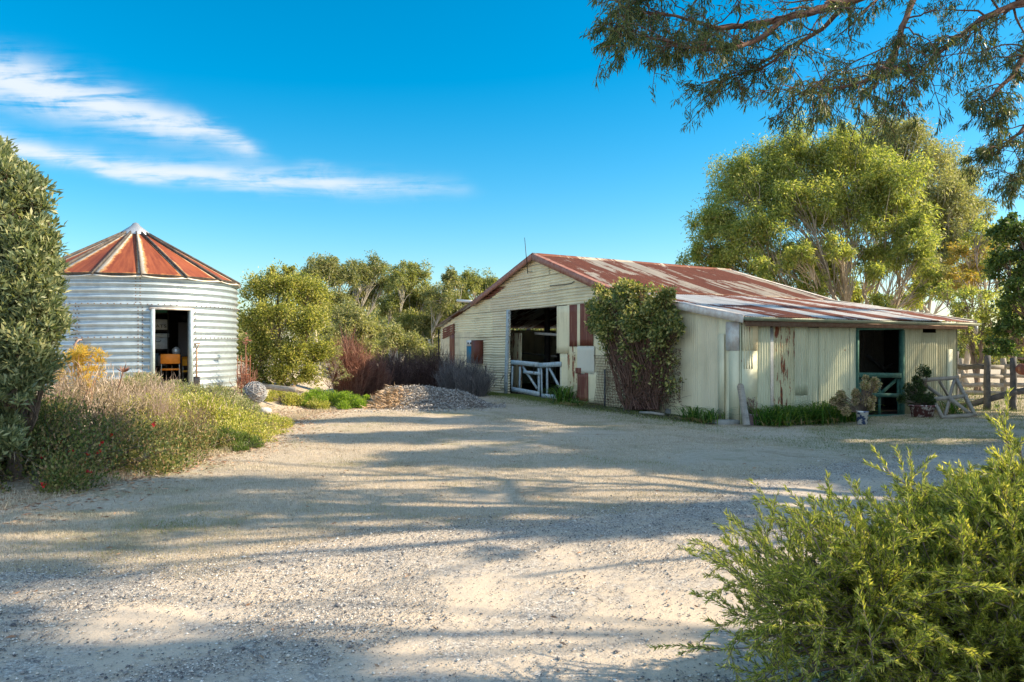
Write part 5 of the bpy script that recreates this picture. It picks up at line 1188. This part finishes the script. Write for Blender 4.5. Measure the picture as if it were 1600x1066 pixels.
# -- small things between silo and heap
p = at(398, 614, 18.9); rb = 18/FPX*18.9; e = empty('wire_ball', (p[0], p[1], p[2]-rb), 0, 'ball of tangled grey wire on the sandy bank right of the silo', 'garden ornament')
mb = MB(); rs = np.random.RandomState(3)
for k in range(70):
    ax = unit(rs.normal(size=3)); a_ = unit(np.cross(ax, rs.normal(size=3))); b_ = np.cross(ax, a_); t0 = rs.rand()*6.28; tt = np.linspace(t0, t0+rs.uniform(1.5, 4), 14)
    P = rb*(np.cos(tt)[:, None]*a_+np.sin(tt)[:, None]*b_)*.985*(1+rs.normal(0, .02)); P[:, 2] += rb; mb.tube(P, .007, 4)
mb.build('wire', plain('wire_grey', (.36, .37, .38), .5, .5), e)
mb = MB(); mb.lathe([(0.001, 0.0), (rb*.9, rb*.55), (rb*.93, rb), (rb*.8, rb*1.5), (.001, rb*1.9)], (0, 0, .0), 16); o = mb.build('core', plain('core_brown', (.16, .13, .12), .95, c2=(.3, .28, .27), scale=40), e, smooth=True)
p = at(414, 629, 18.3); mb = MB(); mb.lathe([(0.001, -.08), (.10, -.07), (.145, 0), (.13, .07), (.07, .11), (.001, .12)], (p[0], p[1], H(p[0], p[1])+.06), 18, np.diag((1.1, .9, .8))); o = mb.build('white_stone', plain('pale_stone', (.62, .60, .53), .8), smooth=True); tag(o, 'smooth white rounded stone beside the wire ball', 'stone')
mb = MB(); a = at(412, 601, 20.3); b = at(462, 607, 19.9); mb.beam(a+(0, 0, -.06), b+(0, 0, -.04), .13, .05, jit=.008); o = mb.build('timber_edging', M['greywood']); tag(o, 'weathered timber plank edging the bed behind the wire ball', 'plank')
tr = empty('rusty_wire_cage', (at(381, 541, 20.2)[0], 20.2, H(-7, 20.2)), 0, 'rusty wire plant cage against the right side of the silo', 'plant cage')
mb = MB(); rm = plain('rust_wire', (.30, .11, .06), .7); tz = 1.95
for a in np.linspace(0, 6.28, 9)[:-1]: mb.tube([(.17*math.cos(a), .17*math.sin(a), 0), (.17*math.cos(a), .17*math.sin(a), tz-.9)], .006, 4)
for z_ in (.2, .55, .9): mb.tube([(.17*math.cos(t), .17*math.sin(t), z_) for t in np.linspace(0, 6.28, 17)], .006, 4)
mb.build('wire_frame', rm, tr)
mb = MB(); p = at(384, 533, 20.3); leaves(mb, np.repeat(p[None], 24, 0)+rs.normal(size=(24, 3))*.05, rs.normal(size=(24, 3)), .09, .05, rs); mb.tube([p+(0, 0, .0), at(384, 600, 20.3)], .008, 4); o = mb.build('rusty_red_bloom', rdb); tag(o, 'single rust red flower head beside the silo wall', 'flower')

# -- climbing vine and mesh on the gable wall
def wp(px, py, off): a, z = gw(px, py, -off); return BO+U*a-Vv*off+np.array((0, 0, z))
vb = wp(1000, 636, .35); ve = empty('climbing_vine', (vb[0], vb[1], 0), 0, 'thick climbing vine on the gable wall with sunlit top and bare brown base', 'vine')
rs = np.random.RandomState(13); wdv = MB(); fo = MB(); bare = MB(); V0 = np.array(ve.location)
_rt = np.random.RandomState(2)
tops = [(_rt.uniform(922, 1068), _rt.uniform(446, 600), _rt.uniform(6, 16), .3) for _ in range(60)]
_rt = [(a, b, c_, d_) for a, b, c_, d_ in tops if b < 535 or a > 962]; tops = _rt+[(950, 484, 26, .35), (985, 470, 30, .4), (1028, 472, 26, .4), (1040, 500, 20, .35), (955, 515, 27, .38), (1000, 505, 33, .45), (1035, 520, 26, .4), (985, 545, 24, .4), (1025, 550, 20, .38), (940, 495, 22, .3), (955, 540, 22, .25), (1050, 600, 18, .3), (975, 455, 14, .3), (1043, 462, 10, .3)]
for i, (px, py, rp, off) in enumerate(tops):
    c_ = wp(px, py, off+.1); r_ = rp/FPX*c_[1]; base = wp(rs.uniform(975, 1030), 640, .3)
    for k in range(9):
        q = c_+rs.normal(size=3)*r_*.35; wdv.tube(curve3(base-V0, q-V0, .02, rs, 8, .10), np.linspace(.02, .006, 8), 4, cap=False)
    m_ = int(1700*(r_/.55)**2*(.3 if py > 530 else 1)); d = unit(rs.normal(size=(m_, 3))); P = c_+d*rs.rand(m_, 1)**.6*r_*np.array((1.05, .7, 1.05))*(1+.7*(vn(d[:, :1]*2.5+i*7, d[:, 2:]*2.5+i)-.5))
    vout = (P-BO)@Vv; P = P-np.maximum(vout+.04, 0)[:, None]*Vv*1.0*(P[:, 2] < rz((P-BO)@U)-.02)[:, None]
    leaves(fo, P-V0, d*.5+rs.normal(size=d.shape)*.6+np.array((0, 0, -.1)), .095, .055, rs)
for k in range(420):
    px = rs.normal(1005, 24); py = rs.uniform(545, 635); c_ = wp(px, py, rs.uniform(.05, .55)); d = unit(rs.normal(size=3)+np.array((0, 0, -.3)))
    bare.tube(curve3(c_-V0, c_-V0+d*rs.uniform(.2, .6), .0, rs, 5, .25), [.006, .005, .004, .003, .002], 3, cap=False)
for k in range(60):
    a_ = wp(rs.normal(1005, 16), 640, rs.uniform(.1, .5)); b_ = wp(rs.normal(1000, 28), rs.uniform(500, 590), rs.uniform(.1, .4)); bare.tube(curve3(a_-V0, b_-V0, 0, rs, 8, .16), np.linspace(.012, .004, 8), 4, cap=False)
for px, py in ((1068, 540), (1070, 520), (1060, 575)): bare.tube(curve3(wp(1045, py, .1)-V0, wp(px, py+10, .05)-V0, 0, rs, 5, .1), .004, 3, cap=False)
wdv.build('stems', M['redbark'], ve); fo.build('foliage', M['vine_leaf'], ve)
bare.build('bare_twigs', LG('dead_vine', [(.08, .035, .03), (.17, .08, .06), (.25, .14, .10)], .1), ve)
m_ = 9000; P = []
pxs = rs.normal(1008, 26, m_).clip(950, 1062); pys = rs.uniform(545, 630, m_)
P = np.array([wp(a, b, rs.uniform(.05, .5)) for a, b in zip(pxs, pys)]); mb = MB(); leaves(mb, P-V0, rs.normal(size=(m_, 3)), .055, .02, rs); mb.build('dead_leaves', LG('dead_leaf', [(.055, .05, .025), (.14, .075, .05), (.22, .12, .08)], .15), ve)
# wire mesh trellis
me_ = empty('mesh_trellis', tuple(wp(960, 630, .12)*np.array((1, 1, 0))), 0, 'rusty wire mesh netting standing against the wall under the vine', 'trellis')
mb = MB(); T0 = np.array(me_.location); a0_, zt_ = gw(934, 557); a1_, _ = gw(1012, 560); sp = .075
def meshtop(a): f = (a-a0_)/(a1_-a0_); return 1.50-.0*f-.35*math.sin(f*3.0)*(f < .3)
for a in np.arange(a0_, a1_, sp):
    k0 = 0; pts = [BO+U*(a+.012*math.sin(z*3+a)+(.12*math.sin(z*2.2) if a < a0_+.6 else 0))-Vv*(.12+.02*math.sin(z*4+a*2))+np.array((0, 0, z))-T0 for z in np.linspace(.05, 1.45, 9)]; mb.tube(pts, .006, 3, cap=False)
for z in np.arange(.08, 1.46, sp):
    pts = [BO+U*(a+(.12*math.sin(z*2.2) if a < a0_+.6 else 0))-Vv*(.12+.02*math.sin(z*4+a*2))+np.array((0, 0, z))-T0 for a in np.linspace(a0_, a1_, 14)]; mb.tube(pts, .006, 3, cap=False)
mb.build('wire_mesh', plain('mesh_rust', (.15, .08, .05), .7, .2), me_)
mb = MB(); pb = wp(945, 632, .18); mb.beam((pb[0], pb[1], 0)-T0, (pb[0], pb[1], 1.05)-T0, .045, .045); mb.build('post', M['darkwood'], me_)
mb = MB(); pb = wp(759, 616, .45); mb.tube([(pb[0], pb[1], 0), (pb[0], pb[1], 1.0)], .022, 6); o = mb.build('steel_picket', M['black']); tag(o, 'black steel picket standing before the shed left of the gate', 'picket')
mb = MB(); pb = wp(765, 616, .45); mb.tube([(pb[0], pb[1], 0), (pb[0], pb[1], .55)], .012, 6); o = mb.build('thin_stake', M['greywood']); tag(o, 'short thin grey stake beside the black picket', 'stake')
# mulch strip and stones below the vine
rs = np.random.RandomState(31); n = 9000; u_ = rs.uniform(3.2, 9.2, n); vv = -np.abs(rs.normal(0, .30, n))-.03; x = bx+u_*U[0]+vv*Vv[0]; y = by+u_*U[1]+vv*Vv[1]
mb = MB(); leaves(mb, np.stack([x, y, hgt(x, y)+.02], -1), rs.normal(size=(n, 3))*np.array((1, 1, .4)), .05, .025, rs); o = mb.build('bark_strip', LG('dark_bark', [(.03, .025, .02), (.08, .065, .05), (.2, .18, .15)], 0)); tag(o, 'dark bark and leaf debris at the foot of the gable wall', 'bark debris', kind='stuff')
M['stone'] = plain('field_stone', (.34, .34, .32), .85, c2=(.22, .23, .22), scale=9)
def stone(px, py, w_, d_, h_, label, seed, y=None, rot=0.0):
    y = y or 2040/(py-HOR); p = at(px, py, y); rs = np.random.RandomState(seed); th = np.linspace(0, 2*math.pi, 15)[:-1]; rr = rs.uniform(.85, 1.1, 14); mb = MB(); rings = []
    for z_, s_ in ((-.03, .96), (h_*.5, 1.0), (h_*.9, .93), (h_, .72)):
        x_ = np.cos(th)*rr*w_/2*s_; y_ = np.sin(th)*rr*d_/2*s_; rings.append(np.stack([x_*math.cos(rot)-y_*math.sin(rot), x_*math.sin(rot)+y_*math.cos(rot), np.full(14, z_)+rs.normal(0, .006, 14)], -1))
    R_ = np.array(rings); R_ = np.concatenate([R_, R_[:, :1]], 1); mb.grid(R_); mb.add(R_[-1][:14], [list(range(14))])
    o = mb.build('flat_stone', M['stone'], smooth=True); o.location = (p[0], p[1], H(p[0], p[1])); tag(o, label, 'stone'); return o
stone(1135, 662, .68, .34, .09, 'long flat pale stone in front of the shed corner', 1)
stone(1050, 648, .34, .25, .16, 'round grey stone at the right foot of the vine', 2)
stone(984, 636, .30, .2, .10, 'pale angular stone under the vine', 3)
stone(1125, 653, .20, .2, .17, 'upright rough stone behind the long flat stone', 4)
mb = MB(); a = wp(1000, 640, .55); b = wp(1038, 645, .45); mb.tube([(a[0], a[1], .04), ((a+b)/2)[0:2].tolist()+[.06], (b[0], b[1], .05)], [.035, .04, .03], 7); o = mb.build('fallen_branch', M['greywood']); tag(o, 'weathered branch lying on the ground under the vine', 'branch')

# -- strappy clumps
ag = LG('strappy_leaves', [(.025, .07, .015), (.045, .12, .02), (.08, .18, .03), (.20, .25, .05)], .35, rough=.35)
agd = LG('strappy_dry', [(.3, .2, .1), (.5, .38, .22)], .2)
def strappy(c, r, h, n, label, seed, group=None, dead=14, w=.022):
    rs = np.random.RandomState(seed); z0 = H(*c); e = empty('strappy_plant', (c[0], c[1], z0), 0, label, 'plant', group); mb = MB(); db = MB()
    for k in range(n+dead):
        a = rs.rand()*6.28; b = np.array((rs.normal()*r*.28, rs.normal()*r*.28, 0)); L = rs.uniform(.7, 1.15); dry = k >= n; hh = h*rs.uniform(.55, 1.1)*(.35 if dry else 1)
        d = np.array((math.cos(a), math.sin(a), 0)); t = np.linspace(0, 1, 7)[:, None]; reach = r*rs.uniform(.45, 1.15)
        P = b+d*reach*t**1.2+np.array((0, 0, 1))*hh*(t*2.1-1.25*t**2.3)
        P[:, 2] = np.maximum(P[:, 2], .012); s_ = np.cross(d, (0, 0, 1)); ww = w*np.array([.8, 1, 1, .95, .8, .5, .05])[:, None]/2
        (db if dry else mb).grid(np.stack([P-s_*ww, P+np.array((0, 0, -.003)), P+s_*ww], 1))
    mb.build('leaves', ag, e); db.build('dry_leaves', agd, e); return e
c_ = wp(879, 634, .45); strappy((c_[0], c_[1]), .55, .55, 90, 'dark green strappy plant at the right foot of the pale gate', 1, w=.035)
c_ = wp(902, 640, .5); strappy((c_[0], c_[1]), .45, .22, 30, 'yellowing strappy plant between the gate clump and the mesh', 2, dead=70)
c_ = at(1080, 655, 17.5); strappy((c_[0], 17.35), .42, .36, 80, 'small strappy clump left of the shed corner', 3, dead=30)
c_ = at(1105, 655, 17.2); strappy((c_[0], 16.95), .40, .34, 70, 'small strappy clump nearest the shed corner behind the flat stone', 4, dead=40)
ordn = ['first', 'second', 'third', 'fourth', 'fifth', 'sixth', 'seventh', 'eighth']
for i, px in enumerate((1198, 1218, 1238, 1258, 1279, 1300, 1318, 1332)):
    v_, _ = sw(px, 650, 9.95); q_ = BO+U*(9.93+.06*math.sin(i*2))+Vv*v_
    strappy((q_[0], q_[1]), .46, .42+.04*math.sin(i*1.7)+(.05 if 2 < i < 7 else 0), 120, f'glossy strappy green clump, {ordn[i]} from the left along the long shed wall' if i < 7 else 'glossy strappy green clump at the right end of the row, beside the glazed pot', 10+i, 'row of strappy plants along the long shed wall')
# -- leaning board, pots
pb = wp(1160, 664, .0); b0 = at(1167, 664, 16.15); b1 = at(1157, 601, 16.6)
mb = MB(); n_ = 8; pr = [(-.07, 0), (.07, 0), (.07, .90)]+[(.07*math.cos(t), .90+.07*math.sin(t)) for t in np.linspace(.3, math.pi-.3, 6)]+[(-.07, .90)]
d = unit(b1-b0); s_ = unit(np.cross(d, np.array((0, 1, 0)))); nn = np.cross(s_, d); F_ = np.array([b0+s_*x_+d*y_*1.0 for x_, y_ in pr]); Bk = F_+nn*.035
mb.add(np.concatenate([F_, Bk]), [list(range(len(pr)))]); mb.F.setdefault(len(pr), []).append(np.array([list(range(2*len(pr)-1, len(pr)-1, -1))]))
k = len(pr); mb.F.setdefault(4, []).append(np.array([[i, (i+1) % k, k+(i+1) % k, k+i] for i in range(k)]))
o = mb.build('leaning_board', M['greywood']); tag(o, 'grey round topped board leaning on the shed corner', 'board')
def pot(px, py, r, h, mat, label, name='flower_pot', y=None):
    y = y or 2040/(py-HOR); p = at(px, py, y); e = empty(name, (p[0], p[1], H(p[0], p[1])), 0, label, 'pot')
    mb = MB(); mb.lathe([(.001, .0), (r*.78, 0), (r*.97, h*.88), (r*1.06, h*.88), (r*1.06, h), (r*.94, h), (r*.9, h*.86), (.001, h*.84)], (0, 0, 0), 24); mb.build('pot_body', mat, e, smooth=False); return e, p
e, p = pot(1179, 664, .115, .24, plain('mauve_plastic', (.42, .28, .33), .5, var=.12), 'mauve plastic pot beside the leaning board')
mb = MB(); rs = np.random.RandomState(41); z0 = H(p[0], p[1])
pe = empty('potted_succulent', (p[0], p[1], z0+.2), 0, 'leggy bare stemmed plant growing in the mauve pot', 'plant'); 
for k in range(9): mb.tube(curve3((rs.normal()*.02, rs.normal()*.02, 0), (rs.uniform(-.17, .12), rs.normal()*.06, rs.uniform(.2, .42)), .03, rs, 5, .2), np.linspace(.012, .007, 5), 5)
mb.build('stem', plain('bare_stem', (.30, .22, .17)), pe); mb = MB(); P = np.repeat(np.array([(-.15, 0, .25), (-.12, .02, .12), (-.06, .0, .3)]), 26, 0)+rs.normal(size=(78, 3))*.03; leaves(mb, P, rs.normal(size=(78, 3)), .06, .02, rs); mb.build('dry_leaves', prp, pe)
m, g = newmat('glazed_blue_white'); co = g.n('ShaderNodeNewGeometry', out='Position'); fin(g, g.mix(g.sstep(g.noise(co, 11, 3), .47, .53), (.06, .10, .22), (.68, .70, .70)), .25, spec=.6)
e, p = pot(1347, 664, .13, .30, m, 'small blue and white glazed pot at the end of the strappy row')
def potshrub(name, label, c, lumps, mat, seed, leaf, n):
    e = empty(name, c, 0, label, 'shrub'); rs = np.random.RandomState(seed); fo = MB(); st = MB()
    lumps = [(a+rs.normal()*r_*.9, b+rs.normal()*r_*.6, max(.05, z+rs.normal()*r_*.8), r_*rs.uniform(.3, .62)) for a, b, z, r_ in lumps for _ in range(4)]; n = int(n*.42)
    for (dx_, dy_, dz_, r_) in lumps:
        for k in range(8): st.tube(curve3((rs.normal()*.02, 0, 0), (dx_+rs.normal()*r_*.5, dy_+rs.normal()*r_*.5, dz_+rs.normal()*r_*.5), .04, rs, 5, .15), np.linspace(.008, .003, 5), 3, cap=False)
        d = unit(rs.normal(size=(n, 3))); leaves(fo, np.array((dx_, dy_, dz_))+d*rs.rand(n, 1)**.5*r_, d+rs.normal(size=d.shape)*.6, leaf[0], leaf[1], rs)
    st.build('stem', M['greybark'], e); fo.build('foliage', mat, e)
potshrub('variegated_shrub', 'cream and green variegated shrub spilling from the glazed pot', (p[0], p[1], H(p[0], p[1])+.25), [(0, 0, .45, .22), (-.22, .05, .3, .2), (-.42, .1, .2, .16), (.18, .05, .4, .2), (0, 0, .2, .2), (.12, 0, .6, .13)], LG('variegated', [(.10, .12, .03), (.30, .26, .13), (.55, .45, .32), (.5, .33, .25)], .3), 42, (.045, .028), 700)
m, g = newmat('peeling_paint'); co = g.n('ShaderNodeNewGeometry', out='Position'); fin(g, g.mix(g.sstep(g.noise(co, 13, 6, .7), .52, .58), (.12, .045, .045), (.60, .56, .54)), .7)
e, p = pot(1441, 652, .29, .30, m, 'wide low round planter with peeling maroon and white paint', 'round_planter')
potshrub('planter_shrub', 'dark green bushy shrub in the peeling round planter', (p[0], p[1], H(p[0], p[1])+.25), [(-.18, 0, .28, .24), (0, 0, .42, .24), (-.1, 0, .6, .16), (.2, 0, .3, .2), (-.05, 0, .15, .28)], LG('planter_leaves', [(.02, .04, .015), (.04, .075, .025), (.08, .12, .035)], .25), 43, (.05, .02), 1000)
c_ = at(1497, 648, 18.9); strappy((c_[0], 19.2), .5, .35, 70, 'leafy green clump growing behind the timber trestle', 33)
# -- timber trestle
T = empty('timber_trestle', tuple(at(1495, 652, 18.3)*np.array((1, 1, 0))), 0, 'weathered grey timber trestle with crossed braces beside the planter', 'trestle'); T0 = np.array(T.location)
for nm, p, q, y0, y1, w_, t_ in [('top_rail', (1443, 594.5), (1498, 590), 18.7, 18.7, .09, .06), ('leg', (1494, 593), (1524, 649), 18.65, 17.9, .09, .05), ('leg', (1468, 596), (1497, 646), 18.8, 19.4, .05, .05), ('leg', (1491, 595), (1476, 653), 18.6, 18.1, .085, .05),
                                 ('leg', (1457, 624), (1474, 654), 18.35, 17.9, .08, .05), ('cross_rail', (1457, 624), (1512, 618.5), 18.3, 18.3, .09, .05), ('bottom_rail', (1473, 652.5), (1525, 648), 17.95, 17.95, .085, .06), ('brace', (1484, 622), (1516, 647), 18.25, 18.0, .08, .04), ('brace', (1447, 603), (1472, 621), 18.75, 18.45, .07, .04)]:
    mb = MB(); mb.beam(at(*p, y0)-T0, at(*q, y1)-T0, w_, t_, up=(0, 0, 1), jit=.004); mb.build(nm, M['greywood'], T)
# -- timber post and rail fences
fn = empty('timber_fence', tuple(at(1545, 640, 20.6)*np.array((1, 1, 0))), 0, 'dark weathered post and rail fence right of the shed', 'fence'); F0 = np.array(fn.location)
def post(parent, o0, px, py0, py1, y, w_, mat):
    p = at(px, py1, y); q = at(px, py0, y); rs = np.random.RandomState(int(px)); z0 = H(p[0], p[1])-.05; P = np.array([(p[0]+rs.normal()*.012, p[1]+rs.normal()*.012, z) for z in np.linspace(z0, q[2], 7)])-o0
    mb = MB(); mb.tube(P, w_/2*np.array([1.12, 1.05, 1, 1.02, .95, .98, .9]), 8); mb.build('post', mat, parent)
for px, a_, b_, yy_ in ((1493, 549, 632, 21.6), (1542, 556, 641, 20.6), (1583, 559, 641, 20.5), (1640, 556, 645, 20.3)): post(fn, F0, px, a_, b_, yy_, .17 if px < 1590 else .2, M['darkwood'])
for p, q, yy0, yy1, w_ in (((1495, 573), (1541, 574.5), 21.5, 20.7, .13), ((1500, 636), (1590, 613), 21.0, 20.2, .16), ((1590, 613), (1645, 600), 20.2, 20.2, .15)):
    mb = MB(); mb.beam(at(*p, yy0)-F0, at(*q, yy1)-F0, w_, .07, jit=.012); mb.build('rail', M['darkwood'], fn)
f2 = empty('timber_fence', tuple(at(1560, 610, 27)*np.array((1, 1, 0))), 0, 'paler sunlit rail fence behind the dark post fence', 'fence'); F2 = np.array(f2.location)
for px, a_, b_ in ((1500, 560, 615), (1568, 560, 616), (1626, 560, 616)): post(f2, F2, px, a_, b_, 27, .2, M['greywood'])
for yy_ in (572, 587, 601, 614):
    for x0_, x1_ in ((1470, 1500), (1500, 1568), (1568, 1660)): mb = MB(); mb.beam(at(x0_, yy_, 26.9)-F2, at(x1_, yy_+1.5, 26.9)-F2, .15, .06, jit=.012); mb.build('rail', M['greywood'], f2)
mb = MB(); p = at(1594, 577, 20.3); Mx = np.array([[1, 0, 0], [0, 0, -1], [0, 1, 0]]); mb.lathe([(.001, 0), (.13, 0), (.15, .04), (.15, .2), (.12, .22), (.001, .22)], p, 20, Mx); o = mb.build('rusty_drum', M['rust_v'], smooth=True); tag(o, 'small rusty drum hanging on the last dark fence post', 'drum')
# dry grass by the fence
rs = np.random.RandomState(61); n = 16000; x = rs.uniform(11.2, 20, n); y = rs.uniform(19.5, 34, n); mb = MB(); mb.add(*blades(x, y, .16, .01, .9, rs)); o = mb.build('fence_grass', M['lawn']); tag(o, 'longer dry grass around and behind the timber fences', 'grass', kind='stuff')

# -- foreground needle leaved bush
fb = empty('needle_leaved_bush', (2.9, 3.75, H(2.9, 3.75)), 0, 'big bright green bush with fine needle leaves at the lower right', 'bush'); F0 = np.array(fb.location)
rs = np.random.RandomState(71); wd = MB(); LPs = []; LDs = []
nd = LG('needle_leaves', [(.09, .12, .025), (.21, .245, .05), (.41, .41, .09), (.62, .55, .18)], .45, rough=.4)
def shoot(p, d, L, r, depth, rs):
    n_ = 6; q = p+d*L; pts = curve3(p, q, .06, rs, n_, .10); wd.tube(pts, np.linspace(r, max(r*.4, .0014), n_), 4 if r > .004 else 3, cap=False); t_ = unit(np.gradient(pts, axis=0))
    if depth == 0:
        m_ = int(34+L*190); f = rs.uniform(.04, 1, m_); k = f*(n_-1); P = np.stack([np.interp(k, np.arange(n_), pts[:, c_]) for c_ in range(3)], -1); T_ = np.stack([np.interp(k, np.arange(n_), t_[:, c_]) for c_ in range(3)], -1)
        rad = unit(np.cross(T_, rs.normal(size=(m_, 3)))); LPs.append(P); LDs.append(T_*.95+rad*.62); return
    for j in range({3: 9, 2: 8, 1: 6}[depth]):
        f = rs.uniform(.25, 1.0); k = f*(n_-1); P = np.array([np.interp(k, np.arange(n_), pts[:, c_]) for c_ in range(3)]); T_ = t_[int(k)]
        d2 = unit(T_*.85+rs.normal(size=3)*.55+np.array((0, 0, .22))); shoot(P, d2, L*rs.uniform(.32, .55)*(1.2 if depth == 1 else 1), r*.5, depth-1, rs)
for k in range(44):
    a = rs.rand()*6.28; el = rs.uniform(.12, 1.35); d = np.array((math.cos(a)*math.cos(el), math.sin(a)*math.cos(el), math.sin(el))); L = .95*(1-.36*math.sin(el))*rs.uniform(.8, 1.12)
    shoot(F0+np.array((rs.normal()*.22, rs.normal()*.22, .04)), d, L, .019, 3 if k % 1 == 0 else 2, rs)
# long leading shoots that give the outline of the photograph
for (px, py, y_) in ((1088, 990, 3.55), (1135, 1040, 3.3), (1180, 900, 3.6), (1195, 865, 3.7), (1255, 792, 3.8), (1300, 745, 3.9), (1345, 712, 4.0), (1395, 715, 4.0), (1455, 700, 4.1), (1490, 698, 4.1), (1532, 652, 4.2), (1560, 668, 4.2), (1598, 685, 4.1), (1420, 770, 3.6), (1250, 880, 3.4), (1500, 760, 3.6), (1330, 830, 3.5), (1105, 1000, 3.45), (1095, 955, 3.5), (1140, 915, 3.5), (1120, 1058, 3.3), (1160, 1000, 3.4), (1150, 960, 3.5), (1180, 1050, 3.3), (1210, 930, 3.5))+tuple((rs.uniform(1150, 1560), 0, rs.uniform(3.2, 3.9)) for _ in range(44)):
    if py == 0: py = rs.uniform(max(740, 1000-(px-1130)*.75), 1090)
    q = at(px, py, y_); d = q-(F0+np.array((0, 0, .15))); L = np.linalg.norm(d); shoot(F0+np.array((0, 0, .15))+d*.25, unit(d), L*(.56 if py > 840 else .47), .009, 2, rs)
P = np.concatenate(LPs); D = np.concatenate(LDs)
mb = MB(); leaves(mb, P-F0, D, .032, .0058, rs, fold=.1); mb.build('needles', nd, fb); wd2 = wd.build('stems', M['greybark'], fb, loc=tuple(F0)); wd2.location = (0, 0, 0)
print('needles', len(P))
tot = 0
for o in C.objects:
    if o.type == 'MESH': tot += len(o.data.polygons)
print('faces', tot)
